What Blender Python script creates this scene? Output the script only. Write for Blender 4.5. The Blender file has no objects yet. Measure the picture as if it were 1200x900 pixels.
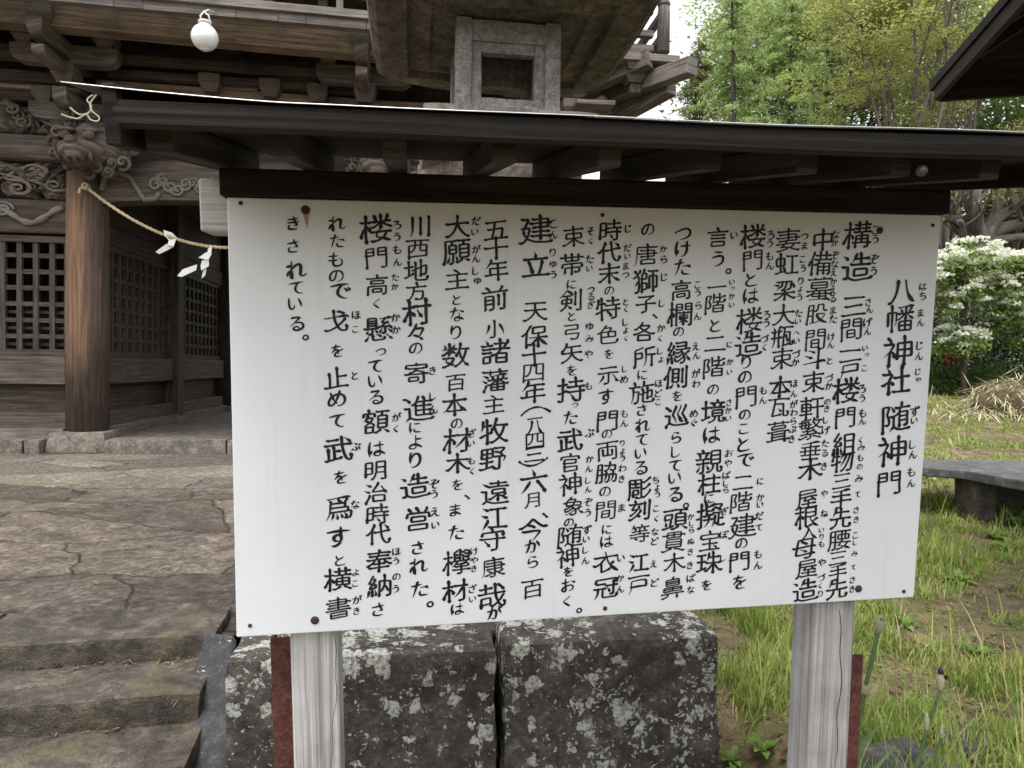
import bpy, math, random
from mathutils import Vector, Matrix, noise
from mathutils.geometry import delaunay_2d_cdt
import numpy as np

# ------------------------------------------------------------------ camera, sky, sun, exposure
S = bpy.context.scene
COL = S.collection
R = math.radians
FPX = 830.0                                   # focal length in photo pixels (1200 wide)
CAM = Vector((0.0, 0.0, 1.55))
RX = Vector((0.99990201, -0.01399863, 0.0))   # camera axes, rows map camera space to world
RY = Vector((0.00033719, 0.02408467, -0.99970987))
RZ = Vector((0.01399457, 0.99961191, 0.02408703))
cam_data = bpy.data.cameras.new("camera")
cam_data.sensor_fit = 'HORIZONTAL'
cam_data.sensor_width = 36.0
cam_data.lens = FPX / 1200.0 * 36.0
cam_data.clip_start = 0.05
cam_data.clip_end = 600.0
cam = bpy.data.objects.new("camera", cam_data)
COL.objects.link(cam)
cam.matrix_world = Matrix((RX.to_4d(), RY.to_4d(), RZ.to_4d(), (0, 0, 0, 1)))
for i, r in enumerate((RX, RY, RZ)):
    cam.matrix_world[i][3] = 0
M3 = Matrix((RX, RY, RZ))
M4 = M3.to_4x4(); M4.translation = CAM
cam.matrix_world = M4
S.camera = cam

SUN_EL, SUN_AZ = 72.0, 205.0                  # overcast: a broad weak sun behind the viewer
world = bpy.data.worlds.new("World"); S.world = world; world.use_nodes = True
nt = world.node_tree; nt.nodes.clear()
sky = nt.nodes.new('ShaderNodeTexSky'); sky.sky_type = 'NISHITA'; sky.sun_disc = False
sky.sun_elevation = R(SUN_EL); sky.sun_rotation = R(SUN_AZ)
sky.air_density = 1.0; sky.dust_density = 4.0; sky.ozone_density = 1.0
hs = nt.nodes.new('ShaderNodeHueSaturation'); hs.inputs['Saturation'].default_value = 0.12
bg = nt.nodes.new('ShaderNodeBackground'); bg.inputs['Strength'].default_value = 0.15
wo = nt.nodes.new('ShaderNodeOutputWorld')
nt.links.new(sky.outputs[0], hs.inputs['Color']); nt.links.new(hs.outputs[0], bg.inputs[0]); nt.links.new(bg.outputs[0], wo.inputs[0])
sl = bpy.data.lights.new("sun", 'SUN'); sl.energy = 0.9; sl.angle = R(25); sl.color = (1.0, 0.97, 0.93)
so = bpy.data.objects.new("sun", sl); COL.objects.link(so)
_d = Vector((math.sin(R(SUN_AZ)) * math.cos(R(SUN_EL)), math.cos(R(SUN_AZ)) * math.cos(R(SUN_EL)), math.sin(R(SUN_EL))))
so.rotation_euler = _d.to_track_quat('Z', 'Y').to_euler()
S.view_settings.view_transform = 'Standard'
S.view_settings.look = 'None'
S.view_settings.gamma = 1.0
S.view_settings.use_curve_mapping = False
S.view_settings.exposure = 1.5
try:
    S.cycles.max_bounces = 8; S.cycles.diffuse_bounces = 4; S.cycles.transparent_max_bounces = 8
except Exception:
    pass

rnd = random.Random(7)

# ------------------------------------------------------------------ helpers
def ray(px, py):
    return M3 @ Vector(((px - 600) / FPX, -(py - 450) / FPX, -1.0))

def at(px, py, Y):
    d = ray(px, py); return CAM + d * (Y / d.y)

def atz(px, py, z):
    d = ray(px, py); return CAM + d * ((z - CAM.z) / d.z)

class MB:
    """collects faces; build() links them as one mesh object"""
    def __init__(s): s.v = []; s.f = []; s.uv = []; s.sm = []
    def face(s, pts, uvs=None, smooth=False):
        i = len(s.v); s.v += [tuple(p) for p in pts]
        s.f.append(tuple(range(i, i + len(pts))))
        s.uv.append(uvs or [(p[0], p[1]) for p in pts]); s.sm.append(smooth)
    def mesh(s, verts, faces, uvs=None, smooth=False):
        i = len(s.v); s.v += [tuple(p) for p in verts]
        for k, f in enumerate(faces):
            s.f.append(tuple(a + i for a in f))
            s.uv.append(uvs[k] if uvs else [(verts[a][0], verts[a][2] + verts[a][1]) for a in f])
            s.sm.append(smooth)
    def bar(s, p0, p1, w, h, up=(0, 0, 1), w1=None, h1=None):
        """box along p0-p1; w across, h along up; grain (uv.x) runs along it"""
        p0 = Vector(p0); p1 = Vector(p1); a = (p1 - p0); L = a.length; a.normalize()
        up = Vector(up); sd = a.cross(up)
        if sd.length < 1e-5: sd = a.cross(Vector((0, 1, 0)))
        sd.normalize(); u = sd.cross(a).normalized()
        w1 = w if w1 is None else w1; h1 = h if h1 is None else h1
        o = (rnd.random() * 50, rnd.random() * 50)
        q = []
        for p, ww, hh in ((p0, w, h), (p1, w1, h1)):
            q += [p - sd * ww / 2 - u * hh / 2, p + sd * ww / 2 - u * hh / 2, p + sd * ww / 2 + u * hh / 2, p - sd * ww / 2 + u * hh / 2]
        i = len(s.v); s.v += [tuple(x) for x in q]
        per = [0, w, w + h, 2 * w + h, 2 * w + 2 * h]
        for k in range(4):
            k2 = (k + 1) % 4
            s.f.append((i + k, i + k2, i + 4 + k2, i + 4 + k))
            s.uv.append([(o[0], o[1] + per[k]), (o[0], o[1] + per[k + 1]), (o[0] + L, o[1] + per[k + 1]), (o[0] + L, o[1] + per[k])])
            s.sm.append(False)
        for base, rev in ((0, True), (4, False)):
            idx = [i + base + k for k in range(4)]
            uv = [(o[0] + 7, o[1]), (o[0] + 7 + w * .3, o[1]), (o[0] + 7 + w * .3, o[1] + h), (o[0] + 7, o[1] + h)]
            if rev: idx = idx[::-1]; uv = uv[::-1]
            s.f.append(tuple(idx)); s.uv.append(uv); s.sm.append(False)
        return s
    def box(s, x0, x1, y0, y1, z0, z1):
        d = (x1 - x0, y1 - y0, z1 - z0); c = ((x0 + x1) / 2, (y0 + y1) / 2, (z0 + z1) / 2)
        m = max(range(3), key=lambda k: d[k])
        if m == 0: s.bar((x0, c[1], c[2]), (x1, c[1], c[2]), d[1], d[2])
        elif m == 1: s.bar((c[0], y0, c[2]), (c[0], y1, c[2]), d[0], d[2])
        else: s.bar((c[0], c[1], z0), (c[0], c[1], z1), d[0], d[1], up=(0, 1, 0))
        return s
    def tube(s, pts, r, n=8, caps=True, smooth=True):
        pts = [Vector(p) for p in pts]; rs = r if isinstance(r, (list, tuple)) else [r] * len(pts)
        o = (rnd.random() * 50, rnd.random() * 50); rings = []; L = 0
        up = Vector((0.13, 0.21, 1)).normalized()
        for k, p in enumerate(pts):
            t = (pts[min(k + 1, len(pts) - 1)] - pts[max(k - 1, 0)])
            if t.length < 1e-9: t = Vector((0, 0, 1))
            t.normalize()
            x = t.cross(up)
            if x.length < .15: x = t.cross(Vector((1, .1, 0)))
            x.normalize(); y = x.cross(t)
            up = y if k else up
            if k: L += (p - pts[k - 1]).length
            rings.append((L, [p + (x * math.cos(2 * math.pi * j / n) + y * math.sin(2 * math.pi * j / n)) * rs[k] for j in range(n)]))
        i = len(s.v)
        for _, rg in rings: s.v += [tuple(q) for q in rg]
        for k in range(len(pts) - 1):
            for j in range(n):
                j2 = (j + 1) % n; a = i + k * n
                s.f.append((a + j, a + j2, a + n + j2, a + n + j))
                c = 2 * math.pi * max(rs) / n
                s.uv.append([(o[0] + rings[k][0], o[1] + j * c), (o[0] + rings[k][0], o[1] + (j + 1) * c), (o[0] + rings[k + 1][0], o[1] + (j + 1) * c), (o[0] + rings[k + 1][0], o[1] + j * c)])
                s.sm.append(smooth)
        if caps:
            for k, rev in ((0, True), (len(pts) - 1, False)):
                idx = [i + k * n + j for j in range(n)]
                s.f.append(tuple(idx[::-1] if rev else idx)); s.uv.append([(o[0], o[1])] * n); s.sm.append(False)
        return s
    def lathe(s, prof, c, n=24, smooth=True):
        """prof: list of (r, z)"""
        i = len(s.v)
        for r_, z in prof:
            s.v += [(c[0] + r_ * math.cos(2 * math.pi * j / n), c[1] + r_ * math.sin(2 * math.pi * j / n), c[2] + z) for j in range(n)]
        rm = max(p[0] for p in prof)
        for k in range(len(prof) - 1):
            for j in range(n):
                j2 = (j + 1) % n; a = i + k * n
                s.f.append((a + j, a + j2, a + n + j2, a + n + j)); cc = 2 * math.pi * rm / n
                s.uv.append([(prof[k][1], j * cc), (prof[k][1], (j + 1) * cc), (prof[k + 1][1], (j + 1) * cc), (prof[k + 1][1], j * cc)]); s.sm.append(smooth)
        s.f.append(tuple(i + j for j in range(n))[::-1]); s.uv.append([(0, 0)] * n); s.sm.append(False)
        a = i + (len(prof) - 1) * n
        s.f.append(tuple(a + j for j in range(n))); s.uv.append([(0, 0)] * n); s.sm.append(False)
        return s
    def prism(s, poly, fn, d0, d1):
        """poly in 2D, fn(u,v,d) -> point"""
        n = len(poly)
        a = [Vector(fn(u, v, d0)) for u, v in poly]; b = [Vector(fn(u, v, d1)) for u, v in poly]
        i = len(s.v); s.v += [tuple(p) for p in a + b]
        o = (rnd.random() * 50, rnd.random() * 50)
        s.f.append(tuple(i + k for k in range(n))); s.uv.append([(o[0] + p[0], o[1] + p[1]) for p in poly]); s.sm.append(False)
        s.f.append(tuple(i + n + k for k in range(n))[::-1]); s.uv.append([(o[0] + p[0], o[1] + p[1]) for p in poly][::-1]); s.sm.append(False)
        for k in range(n):
            k2 = (k + 1) % n
            s.f.append((i + k2, i + k, i + n + k, i + n + k2))
            s.uv.append([(o[0] + poly[k2][0], o[1] + poly[k2][1]), (o[0] + poly[k][0], o[1] + poly[k][1]), (o[0] + poly[k][0], o[1] + poly[k][1] + .05), (o[0] + poly[k2][0], o[1] + poly[k2][1] + .05)]); s.sm.append(False)
        return s
    def stone(s, c, dims, rad=.03, amp=.012, freq=5.0, res=14, seed=0, rot=0.0, taper=0.0):
        """a worn block: rounded box with noise"""
        c = Vector(c); h = Vector(dims) / 2; cr, sr = math.cos(rot), math.sin(rot)
        def surf(p):
            q = Vector((max(-h.x + rad, min(h.x - rad, p.x)), max(-h.y + rad, min(h.y - rad, p.y)), max(-h.z + rad, min(h.z - rad, p.z))))
            d = p - q
            if d.length > 1e-7: d.normalize(); p = q + d * rad
            nrm = d if d.length > .5 else Vector((0, 0, 1))
            w = p * freq + Vector((seed * 13.1, seed * 7.7, seed * 3.3))
            f = noise.noise(w) * .6 + noise.noise(w * 2.3) * .3 + noise.noise(w * 5.1) * .18
            p = p + nrm * f * amp
            if taper: k = 1 - taper * (p.z / h.z + 1) / 2; p = Vector((p.x * k, p.y * k, p.z))
            return Vector((c.x + p.x * cr - p.y * sr, c.y + p.x * sr + p.y * cr, c.z + p.z))
        st = max(dims) / res
        for ax in range(3):
            a1, a2 = (ax + 1) % 3, (ax + 2) % 3
            n1 = max(4, int(dims[a1] / st)); n2 = max(4, int(dims[a2] / st))
            for sg in (-1, 1):
                vs = []
                for i in range(n1 + 1):
                    for j in range(n2 + 1):
                        p = Vector((0, 0, 0)); p[ax] = sg * h[ax]; p[a1] = -h[a1] + dims[a1] * i / n1; p[a2] = -h[a2] + dims[a2] * j / n2
                        vs.append(surf(p))
                fs = []
                for i in range(n1):
                    for j in range(n2):
                        q = (i * (n2 + 1) + j, (i + 1) * (n2 + 1) + j, (i + 1) * (n2 + 1) + j + 1, i * (n2 + 1) + j + 1)
                        fs.append(q if sg > 0 else q[::-1])
                s.mesh(vs, fs, smooth=True)
        return s
    def ell(s, c, r, n=12, m=8, amp=0.0, rot=None):
        c = Vector(c); vs = []
        for i in range(m + 1):
            for j in range(n):
                th = math.pi * i / m; ph = 2 * math.pi * j / n
                p = Vector((r[0] * math.sin(th) * math.cos(ph), r[1] * math.sin(th) * math.sin(ph), r[2] * math.cos(th)))
                if rot: p = rot @ p
                if amp: p *= 1 + amp * noise.noise((p + c) * 9)
                vs.append(c + p)
        fs = [(i * n + j, (i + 1) * n + j, (i + 1) * n + (j + 1) % n, i * n + (j + 1) % n) for i in range(m) for j in range(n)]
        s.mesh(vs, fs, smooth=True); return s
    def build(s, name, mat, parent=None, bevel=0.0, merge=False):
        me = bpy.data.meshes.new(name); me.from_pydata(s.v, [], s.f)
        uvl = me.uv_layers.new(name="UVMap"); k = 0
        flat = []
        for u in s.uv:
            for a in u: flat += [a[0], a[1]]
        uvl.data.foreach_set("uv", flat)
        me.polygons.foreach_set("use_smooth", s.sm)
        me.materials.append(mat); me.update()
        if merge:
            import bmesh
            b = bmesh.new(); b.from_mesh(me); bmesh.ops.remove_doubles(b, verts=b.verts, dist=1e-4); b.to_mesh(me); b.free()
        o = bpy.data.objects.new(name, me); COL.objects.link(o)
        if parent is not None: o.parent = parent
        if bevel:
            m = o.modifiers.new("edges", 'BEVEL'); m.width = bevel; m.segments = 2; m.limit_method = 'ANGLE'; m.angle_limit = R(40)
        return o

def tag(o, label=None, cat=None, group=None, kind=None):
    if label: o['label'] = label
    if cat: o['category'] = cat
    if group: o['group'] = group
    if kind: o['kind'] = kind
    return o

def thing(name, label, cat, loc=(0, 0, 0), rz=0.0, group=None):
    o = bpy.data.objects.new(name, None); COL.objects.link(o); o.empty_display_size = .1
    o.location = loc; o.rotation_euler = (0, 0, rz)
    return tag(o, label, cat, group)

# ------------------------------------------------------------------ materials
class NT:
    def __init__(s, name):
        s.m = bpy.data.materials.new(name); s.m.use_nodes = True; s.t = s.m.node_tree
        s.p = s.t.nodes['Principled BSDF']
    def n(s, typ, **kw):
        x = s.t.nodes.new('ShaderNode' + typ)
        for k, v in kw.items():
            if k in x.inputs: x.inputs[k].default_value = v
            else: setattr(x, k, v)
        return x
    def l(s, a, b): s.t.links.new(a, b)
    def ramp(s, fac, stops, interp='LINEAR'):
        r = s.n('ValToRGB'); e = r.color_ramp.elements; r.color_ramp.interpolation = interp
        while len(e) > 1: e.remove(e[-1])
        for i, (p, c) in enumerate(stops):
            el = e[0] if i == 0 else e.new(p)
            el.position = p; el.color = (*c, 1) if len(c) == 3 else (c[0], c[0], c[0], 1)
        s.l(fac, r.inputs[0]); return r.outputs[0]
    def mix(s, fac, a, b, mode='MIX'):
        x = s.n('Mix', data_type='RGBA', blend_type=mode)
        for sock, v in ((x.inputs[0], fac), (x.inputs[6], a), (x.inputs[7], b)):
            if isinstance(v, bpy.types.NodeSocket): s.l(v, sock)
            elif isinstance(v, (int, float)): sock.default_value = v
            else: sock.default_value = (*v, 1)
        return x.outputs[2]
    def math(s, op, a, b=0.0):
        x = s.n('Math', operation=op)
        for sock, v in ((x.inputs[0], a), (x.inputs[1], b)):
            if isinstance(v, bpy.types.NodeSocket): s.l(v, sock)
            else: sock.default_value = v
        return x.outputs[0]
    def coord(s, kind='Object', scale=(1, 1, 1), loc=(0, 0, 0)):
        c = s.n('TexCoord'); m = s.n('Mapping'); m.inputs['Scale'].default_value = scale; m.inputs['Location'].default_value = loc
        s.l(c.outputs[kind], m.inputs[0]); return m.outputs[0]
    def noise(s, vec, scale, detail=5, rough=.6, dist=0.0):
        x = s.n('TexNoise', Scale=scale, Detail=detail, Roughness=rough, Distortion=dist); s.l(vec, x.inputs['Vector']); return x.outputs['Fac']
    def voro(s, vec, scale, feature='F1', rand=1.0, out='Distance'):
        x = s.n('TexVoronoi', feature=feature); x.inputs['Scale'].default_value = scale; x.inputs['Randomness'].default_value = rand
        s.l(vec, x.inputs['Vector']); return x.outputs[out]
    def bump(s, h, strength=.4, dist=.01):
        b = s.n('Bump'); b.inputs['Strength'].default_value = strength; b.inputs['Distance'].default_value = dist
        s.l(h, b.inputs['Height']); s.l(b.outputs[0], s.p.inputs['Normal']); return b
    def done(s, col=None, rough=.7, spec=.3, metal=0.0):
        if col is not None:
            if isinstance(col, bpy.types.NodeSocket): s.l(col, s.p.inputs['Base Color'])
            else: s.p.inputs['Base Color'].default_value = (*col, 1)
        if isinstance(rough, bpy.types.NodeSocket): s.l(rough, s.p.inputs['Roughness'])
        else: s.p.inputs['Roughness'].default_value = rough
        s.p.inputs['Specular IOR Level'].default_value = spec; s.p.inputs['Metallic'].default_value = metal
        return s.m

def wood(name, dark, mid, light, grain=40, lng=1.6, rough=.8, bump=.35, patch=None, patch_at=.55, spec=.25, dist=.4):
    t = NT(name)
    g = t.noise(t.coord('UV', (lng, grain, 1)), 1.0, 7, .68, dist)
    c = t.ramp(g, [(.30, dark), (.5, mid), (.72, light)])
    fine = t.noise(t.coord('UV', (lng * 3, grain * 6, 1)), 1.0, 3, .6)
    c = t.mix(.5, c, t.ramp(fine, [(.3, (.55,)), (.7, (1.25,))]), 'MULTIPLY')
    blot = t.noise(t.coord('Object'), 2.2, 6, .65)
    c = t.mix(.75, c, t.ramp(blot, [(.32, (.5,)), (.5, (.95,)), (.7, (1.3,))]), 'MULTIPLY')
    if patch:
        pm = t.noise(t.coord('UV', (1.1, 6, 1)), 1.6, 6, .7, .3)
        c = t.mix(t.ramp(pm, [(patch_at - .05, (0,)), (patch_at + .07, (1,))]), c, patch)
    t.bump(t.math('ADD', g, t.math('MULTIPLY', fine, .35)), bump, .006)
    return t.done(c, t.ramp(blot, [(.3, (rough - .15,)), (.7, (rough + .08,))]), spec)

def stone(name, dark, mid, light, scale=9.0, rough=.85, bump=.5, lichen=None, lichen_amt=.5, lichen2=None, moss=None, spec=.25, bdist=.012):
    t = NT(name); co = t.coord('Object')
    a = t.noise(co, scale, 9, .68); b = t.noise(co, scale * .22, 4, .6); g = t.noise(co, scale * 14, 3, .7)
    c = t.ramp(a, [(.3, dark), (.52, mid), (.74, light)])
    c = t.mix(.7, c, t.ramp(b, [(.3, (.6,)), (.68, (1.3,))]), 'MULTIPLY')
    c = t.mix(.55, c, t.ramp(g, [(.3, (.55,)), (.7, (1.35,))]), 'MULTIPLY')
    cell = t.voro(co, scale * 5.5, out='Color'); cs = t.n('SeparateColor'); t.l(cell, cs.inputs[0])
    c = t.mix(.55, c, t.ramp(cs.outputs[0], [(.05, (.62,)), (.6, (1.0,)), (.97, (1.5,))]), 'MULTIPLY')
    h = t.math('ADD', t.math('ADD', a, t.math('MULTIPLY', g, .35)), t.math('MULTIPLY', cs.outputs[0], .18))
    if moss:
        mm = t.noise(co, scale * .5, 7, .7)
        c = t.mix(t.math('MULTIPLY', t.ramp(mm, [(.52, (0,)), (.66, (1,))]), .75), c, moss)
    if lichen:
        w = t.n('TexNoise', Scale=30.0, Detail=4.0); t.l(co, w.inputs['Vector'])
        wv = t.n('MixRGB', blend_type='ADD'); wv.inputs[0].default_value = .10; t.l(co, wv.inputs[1]); t.l(w.outputs['Color'], wv.inputs[2])
        big = t.noise(co, 2.6, 5, .65)
        lim = t.ramp(big, [(.34, (.03,)), (.66, (lichen_amt,))])
        msk = None
        for sc, k, off in ((10, .95, 0), (19, .95, 5), (40, .8, 9)):
            mp = t.n('Mapping'); mp.inputs['Location'].default_value = (off, off * .7, off * 1.3); t.l(wv.outputs[0], mp.inputs[0])
            d = t.voro(mp.outputs[0], sc)
            mk = t.ramp(t.math('SUBTRACT', t.math('MULTIPLY', lim, k), d), [(.0, (0,)), (.06, (1,))])
            msk = mk if msk is None else t.math('MAXIMUM', msk, mk)
        inner = t.noise(co, 70, 4, .7)
        msk = t.math('MULTIPLY', msk, t.ramp(inner, [(.36, (.25,)), (.54, (1,))]))
        lc = t.mix(t.noise(co, 6, 3), lichen, lichen2 or lichen)
        c = t.mix(msk, c, lc)
        h = t.math('ADD', h, t.math('MULTIPLY', msk, .25))
    t.bump(h, bump, bdist)
    return t.done(c, rough, spec)

def plain(name, col, rough=.6, spec=.3, metal=0.0, var=.25, scale=8.0, bump=0.0):
    t = NT(name); co = t.coord('Object'); a = t.noise(co, scale, 6, .65)
    c = t.mix(1.0, col, t.ramp(a, [(.3, (1 - var,)), (.7, (1 + var,))]), 'MULTIPLY')
    if bump: t.bump(a, bump, .005)
    return t.done(c, rough, spec, metal)

def leafmat(name, cols, scale=3.0, trans=.35, rough=.55):
    t = NT(name); co = t.coord('Object')
    a = t.noise(co, scale, 3, .6); b = t.noise(co, scale * 9, 2, .7)
    c = t.ramp(t.math('ADD', t.math('MULTIPLY', a, .6), t.math('MULTIPLY', b, .4)), [(.32 + .36 * i / max(1, len(cols) - 1), x) for i, x in enumerate(cols)])
    t.done(c, rough, .25)
    tr = t.n('BsdfTranslucent'); t.l(c, tr.inputs['Color'])
    mx = t.n('MixShader'); mx.inputs[0].default_value = trans
    out = t.t.nodes['Material Output']; t.l(t.p.outputs[0], mx.inputs[1]); t.l(tr.outputs[0], mx.inputs[2]); t.l(mx.outputs[0], out.inputs[0])
    return t.m

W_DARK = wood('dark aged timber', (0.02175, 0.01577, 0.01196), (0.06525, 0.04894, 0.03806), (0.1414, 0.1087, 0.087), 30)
W_EAVE = wood('weathered eave timber', (0.091, 0.0624, 0.0416), (0.2275, 0.1625, 0.1144), (0.403, 0.312, 0.2275), 34)
W_GREY = wood('grey weathered timber', (0.0884, 0.07624, 0.0663), (0.1823, 0.1602, 0.1414), (0.3205, 0.2928, 0.2652), 36)
W_BLACK = wood('black stained roof timber', (0.0075, 0.006, 0.0051), (0.0195, 0.01575, 0.0135), (0.045, 0.0375, 0.0315), 42, rough=.8, spec=.15)
W_POST = wood('silvered cedar', (.15, .145, .145), (.43, .42, .42), (.62, .61, .61), 42, lng=.75, rough=.85, bump=.6, dist=1.6)
W_CARVE = wood('carved timber', (0.0392, 0.03024, 0.02352), (0.1064, 0.08512, 0.06944), (0.2464, 0.2072, 0.168), 16, bump=.3)

# ------------------------------------------------------------------ setting: ground, terrace
def smooth(a, b, x):
    t = max(0.0, min(1.0, (x - a) / (b - a))); return t * t * (3 - 2 * t)

def ground_z(x, y):
    side = smooth(1.2, 3.2, x - .06 * max(0, y - 8))
    rise = max(0.0, y - 6.4) * .128
    if y > 15: rise = 8.6 * .128 + (y - 15) * .03
    z = .25 * smooth(-1.3, -.2, x + .2 * (2.4 - y)) + rise * side
    if y < 2.9: z -= .16 * (1 - smooth(.72, .95, x)) * (1 - smooth(2.6, 2.9, y))
    z += .028 * noise.noise(Vector((x * 1.1, y * 1.1, 0))) * smooth(-.5, .6, x) + .012 * noise.noise(Vector((x * 4, y * 4, 3)))
    return z

def axis(lo, hi, core0, core1, step, grow=1.25):
    v = [core0]
    while v[-1] < core1: v.append(v[-1] + step)
    s_ = step
    while v[-1] < hi: s_ *= grow; v.append(v[-1] + s_)
    s_ = step; w = [core0]
    while w[-1] > lo: s_ *= grow; w.append(w[-1] - s_)
    return w[:0:-1] + v

def sheet(name, xs, ys, fz, mat):
    vs = [(x, y, fz(x, y)) for y in ys for x in xs]; n = len(xs)
    fs = [(j * n + i, j * n + i + 1, (j + 1) * n + i + 1, (j + 1) * n + i) for j in range(len(ys) - 1) for i in range(n - 1)]
    m = MB(); m.mesh(vs, fs, smooth=True); return m.build(name, mat)

def soil_mat():
    t = NT('damp soil'); co = t.coord('Object')
    a = t.noise(co, 7, 10, .72); b = t.noise(co, .9, 5, .6); g = t.noise(co, 90, 3, .7)
    c = t.ramp(a, [(.32, (.045, .033, .023)), (.5, (.125, .092, .060)), (.7, (.26, .20, .13))])
    green = t.ramp(t.noise(co, 2.6, 8, .7), [(.44, (0,)), (.6, (1,))])
    c = t.mix(t.math('MULTIPLY', green, .45), c, t.mix(g, (.09, .115, .03), (.19, .20, .06)))
    c = t.mix(.7, c, t.ramp(g, [(.3, (.5,)), (.7, (1.4,))]), 'MULTIPLY')
    c = t.mix(.5, c, t.ramp(b, [(.35, (.65,)), (.65, (1.25,))]), 'MULTIPLY')
    t.bump(t.math('ADD', a, t.math('MULTIPLY', g, .5)), .8, .03)
    return t.done(c, .92, .15)

ground = sheet('ground', axis(-90, 90, -1.2, 6.5, .12), axis(-12, 160, 1.2, 9.0, .12), ground_z, soil_mat())
tag(ground, kind='structure')

# stair / terrace frame: x' along the terrace edge, y' into the terrace
SA = R(11.3); S0 = Vector((-1.171, 2.73))
def st(u, v, z): return Vector((S0.x + u * math.cos(SA) - v * math.sin(SA), S0.y + u * math.sin(SA) + v * math.cos(SA), z))

def paving_mat():
    t = NT('worn paving stone'); co = t.coord('Object')
    a = t.noise(co, 6, 10, .72); b = t.noise(co, 1.1, 6, .65); g = t.noise(co, 85, 3, .75)
    c = t.ramp(a, [(.3, (.048, .039, .031)), (.5, (.138, .114, .094)), (.70, (.29, .25, .21))])
    olive = t.ramp(t.noise(co, 1.7, 8, .7), [(.46, (0,)), (.62, (1,))])
    c = t.mix(t.math('MULTIPLY', olive, .4), c, (.11, .095, .045))
    red = t.ramp(t.noise(t.coord('Object', loc=(5, 3, 0)), 1.3, 7, .7), [(.5, (0,)), (.66, (1,))])
    c = t.mix(t.math('MULTIPLY', red, .5), c, (.085, .055, .047))
    # dry, dusty stone kept out of the rain under the eaves of the gate
    sep = t.n('SeparateXYZ'); t.l(co, sep.inputs[0])
    wob = t.math('MULTIPLY', t.math('SUBTRACT', t.noise(co, 1.4, 8, .7), .5), 3.2)
    dry = t.ramp(t.math('ADD', sep.outputs[1], wob), [(5.6 / 10, (0,)), (6.6 / 10, (1,))])
    d10 = t.math('DIVIDE', t.math('ADD', sep.outputs[1], wob), 10.0)
    t.l(d10, dry.node.inputs[0])
    c = t.mix(t.math('MULTIPLY', dry, .85), c, t.mix(a, (.13, .115, .095), (.31, .275, .23)))
    chip = t.noise(co, 28, 8, .8, .6)
    pc = t.n('SeparateColor'); t.l(t.voro(co, 48, out='Color'), pc.inputs[0])
    c = t.mix(.7, c, t.ramp(pc.outputs[0], [(.05, (.55,)), (.6, (1.0,)), (.97, (1.7,))]), 'MULTIPLY')
    c = t.mix(.8, c, t.ramp(chip, [(.34, (.45,)), (.5, (.95,)), (.64, (1.5,))]), 'MULTIPLY')
    speck = t.ramp(t.math('ADD', t.math('MULTIPLY', g, .6), t.math('MULTIPLY', t.noise(co, 24, 5, .75), .4)), [(.55, (0,)), (.64, (1,))])
    c = t.mix(t.math('MULTIPLY', speck, .55), c, (.33, .30, .26))
    c = t.mix(.6, c, t.ramp(b, [(.32, (.55,)), (.66, (1.25,))]), 'MULTIPLY')
    # irregular slab joints
    wn = t.n('TexNoise', Scale=2.2, Detail=5.0); t.l(co, wn.inputs['Vector'])
    wv = t.n('MixRGB', blend_type='ADD'); wv.inputs[0].default_value = .28; t.l(co, wv.inputs[1]); t.l(wn.outputs['Color'], wv.inputs[2])
    mp = t.n('Mapping'); mp.inputs['Scale'].default_value = (.62, 1.25, 1); t.l(wv.outputs[0], mp.inputs[0])
    e = t.voro(mp.outputs[0], 1.25, 'DISTANCE_TO_EDGE')
    joint = t.ramp(e, [(.0, (1,)), (.013, (0,))])
    c = t.mix(t.math('MULTIPLY', joint, .8), c, (.022, .018, .014))
    cell = t.voro(mp.outputs[0], 1.25, out='Color')
    ccs = t.n('SeparateColor'); t.l(cell, ccs.inputs[0])
    c = t.mix(.85, c, t.ramp(ccs.outputs[0], [(.1, (.55, .52, .50)), (.5, (.95, .92, .88)), (.9, (1.3, 1.27, 1.2))]), 'MULTIPLY')
    h = t.math('SUBTRACT', t.math('ADD', t.math('ADD', a, t.math('MULTIPLY', chip, .8)), t.math('MULTIPLY', pc.outputs[0], .25)), t.math('MULTIPLY', joint, .8))
    t.bump(h, 1.0, .04)
    return t.done(c, t.ramp(dry, [(0, (.5,)), (1, (.95,))]), .4)
PAVE = paving_mat()

def terrace_z(u, v):
    z = .5 - .032 * smooth(0, 6, v) - .05 * (1 - smooth(.30, .40, v))
    n1 = noise.noise(Vector((u * .8, v * 1.3, 1))); n2 = noise.noise(Vector((u * 3, v * 4.5, 8)))
    z += .022 * n1 + .010 * n2 + .005 * noise.noise(Vector((u * 11, v * 15, 2)))
    return z
def build_terrace():
    us = axis(-14, 1.2, -3.6, .06, .045, 1.2); vs_ = axis(.05, 26, .16, 4.2, .045, 1.16)
    vs_ = [v for v in vs_ if v >= .1]
    n = len(us); V = [st(u, v, terrace_z(u, v)) for v in vs_ for u in us]
    F = [(j * n + i, j * n + i + 1, (j + 1) * n + i + 1, (j + 1) * n + i) for j in range(len(vs_) - 1) for i in range(n - 1)]
    m = MB(); m.mesh(V, F, smooth=True)
    # retaining drop along the right side of the terrace
    for j in range(len(vs_) - 1):
        a, b = V[j * n + n - 1], V[(j + 1) * n + n - 1]
        m.face([a, b, (b[0], b[1], -.2), (a[0], a[1], -.2)])
    return m.build('terrace_paving', PAVE)
tag(build_terrace(), kind='structure')

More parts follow.
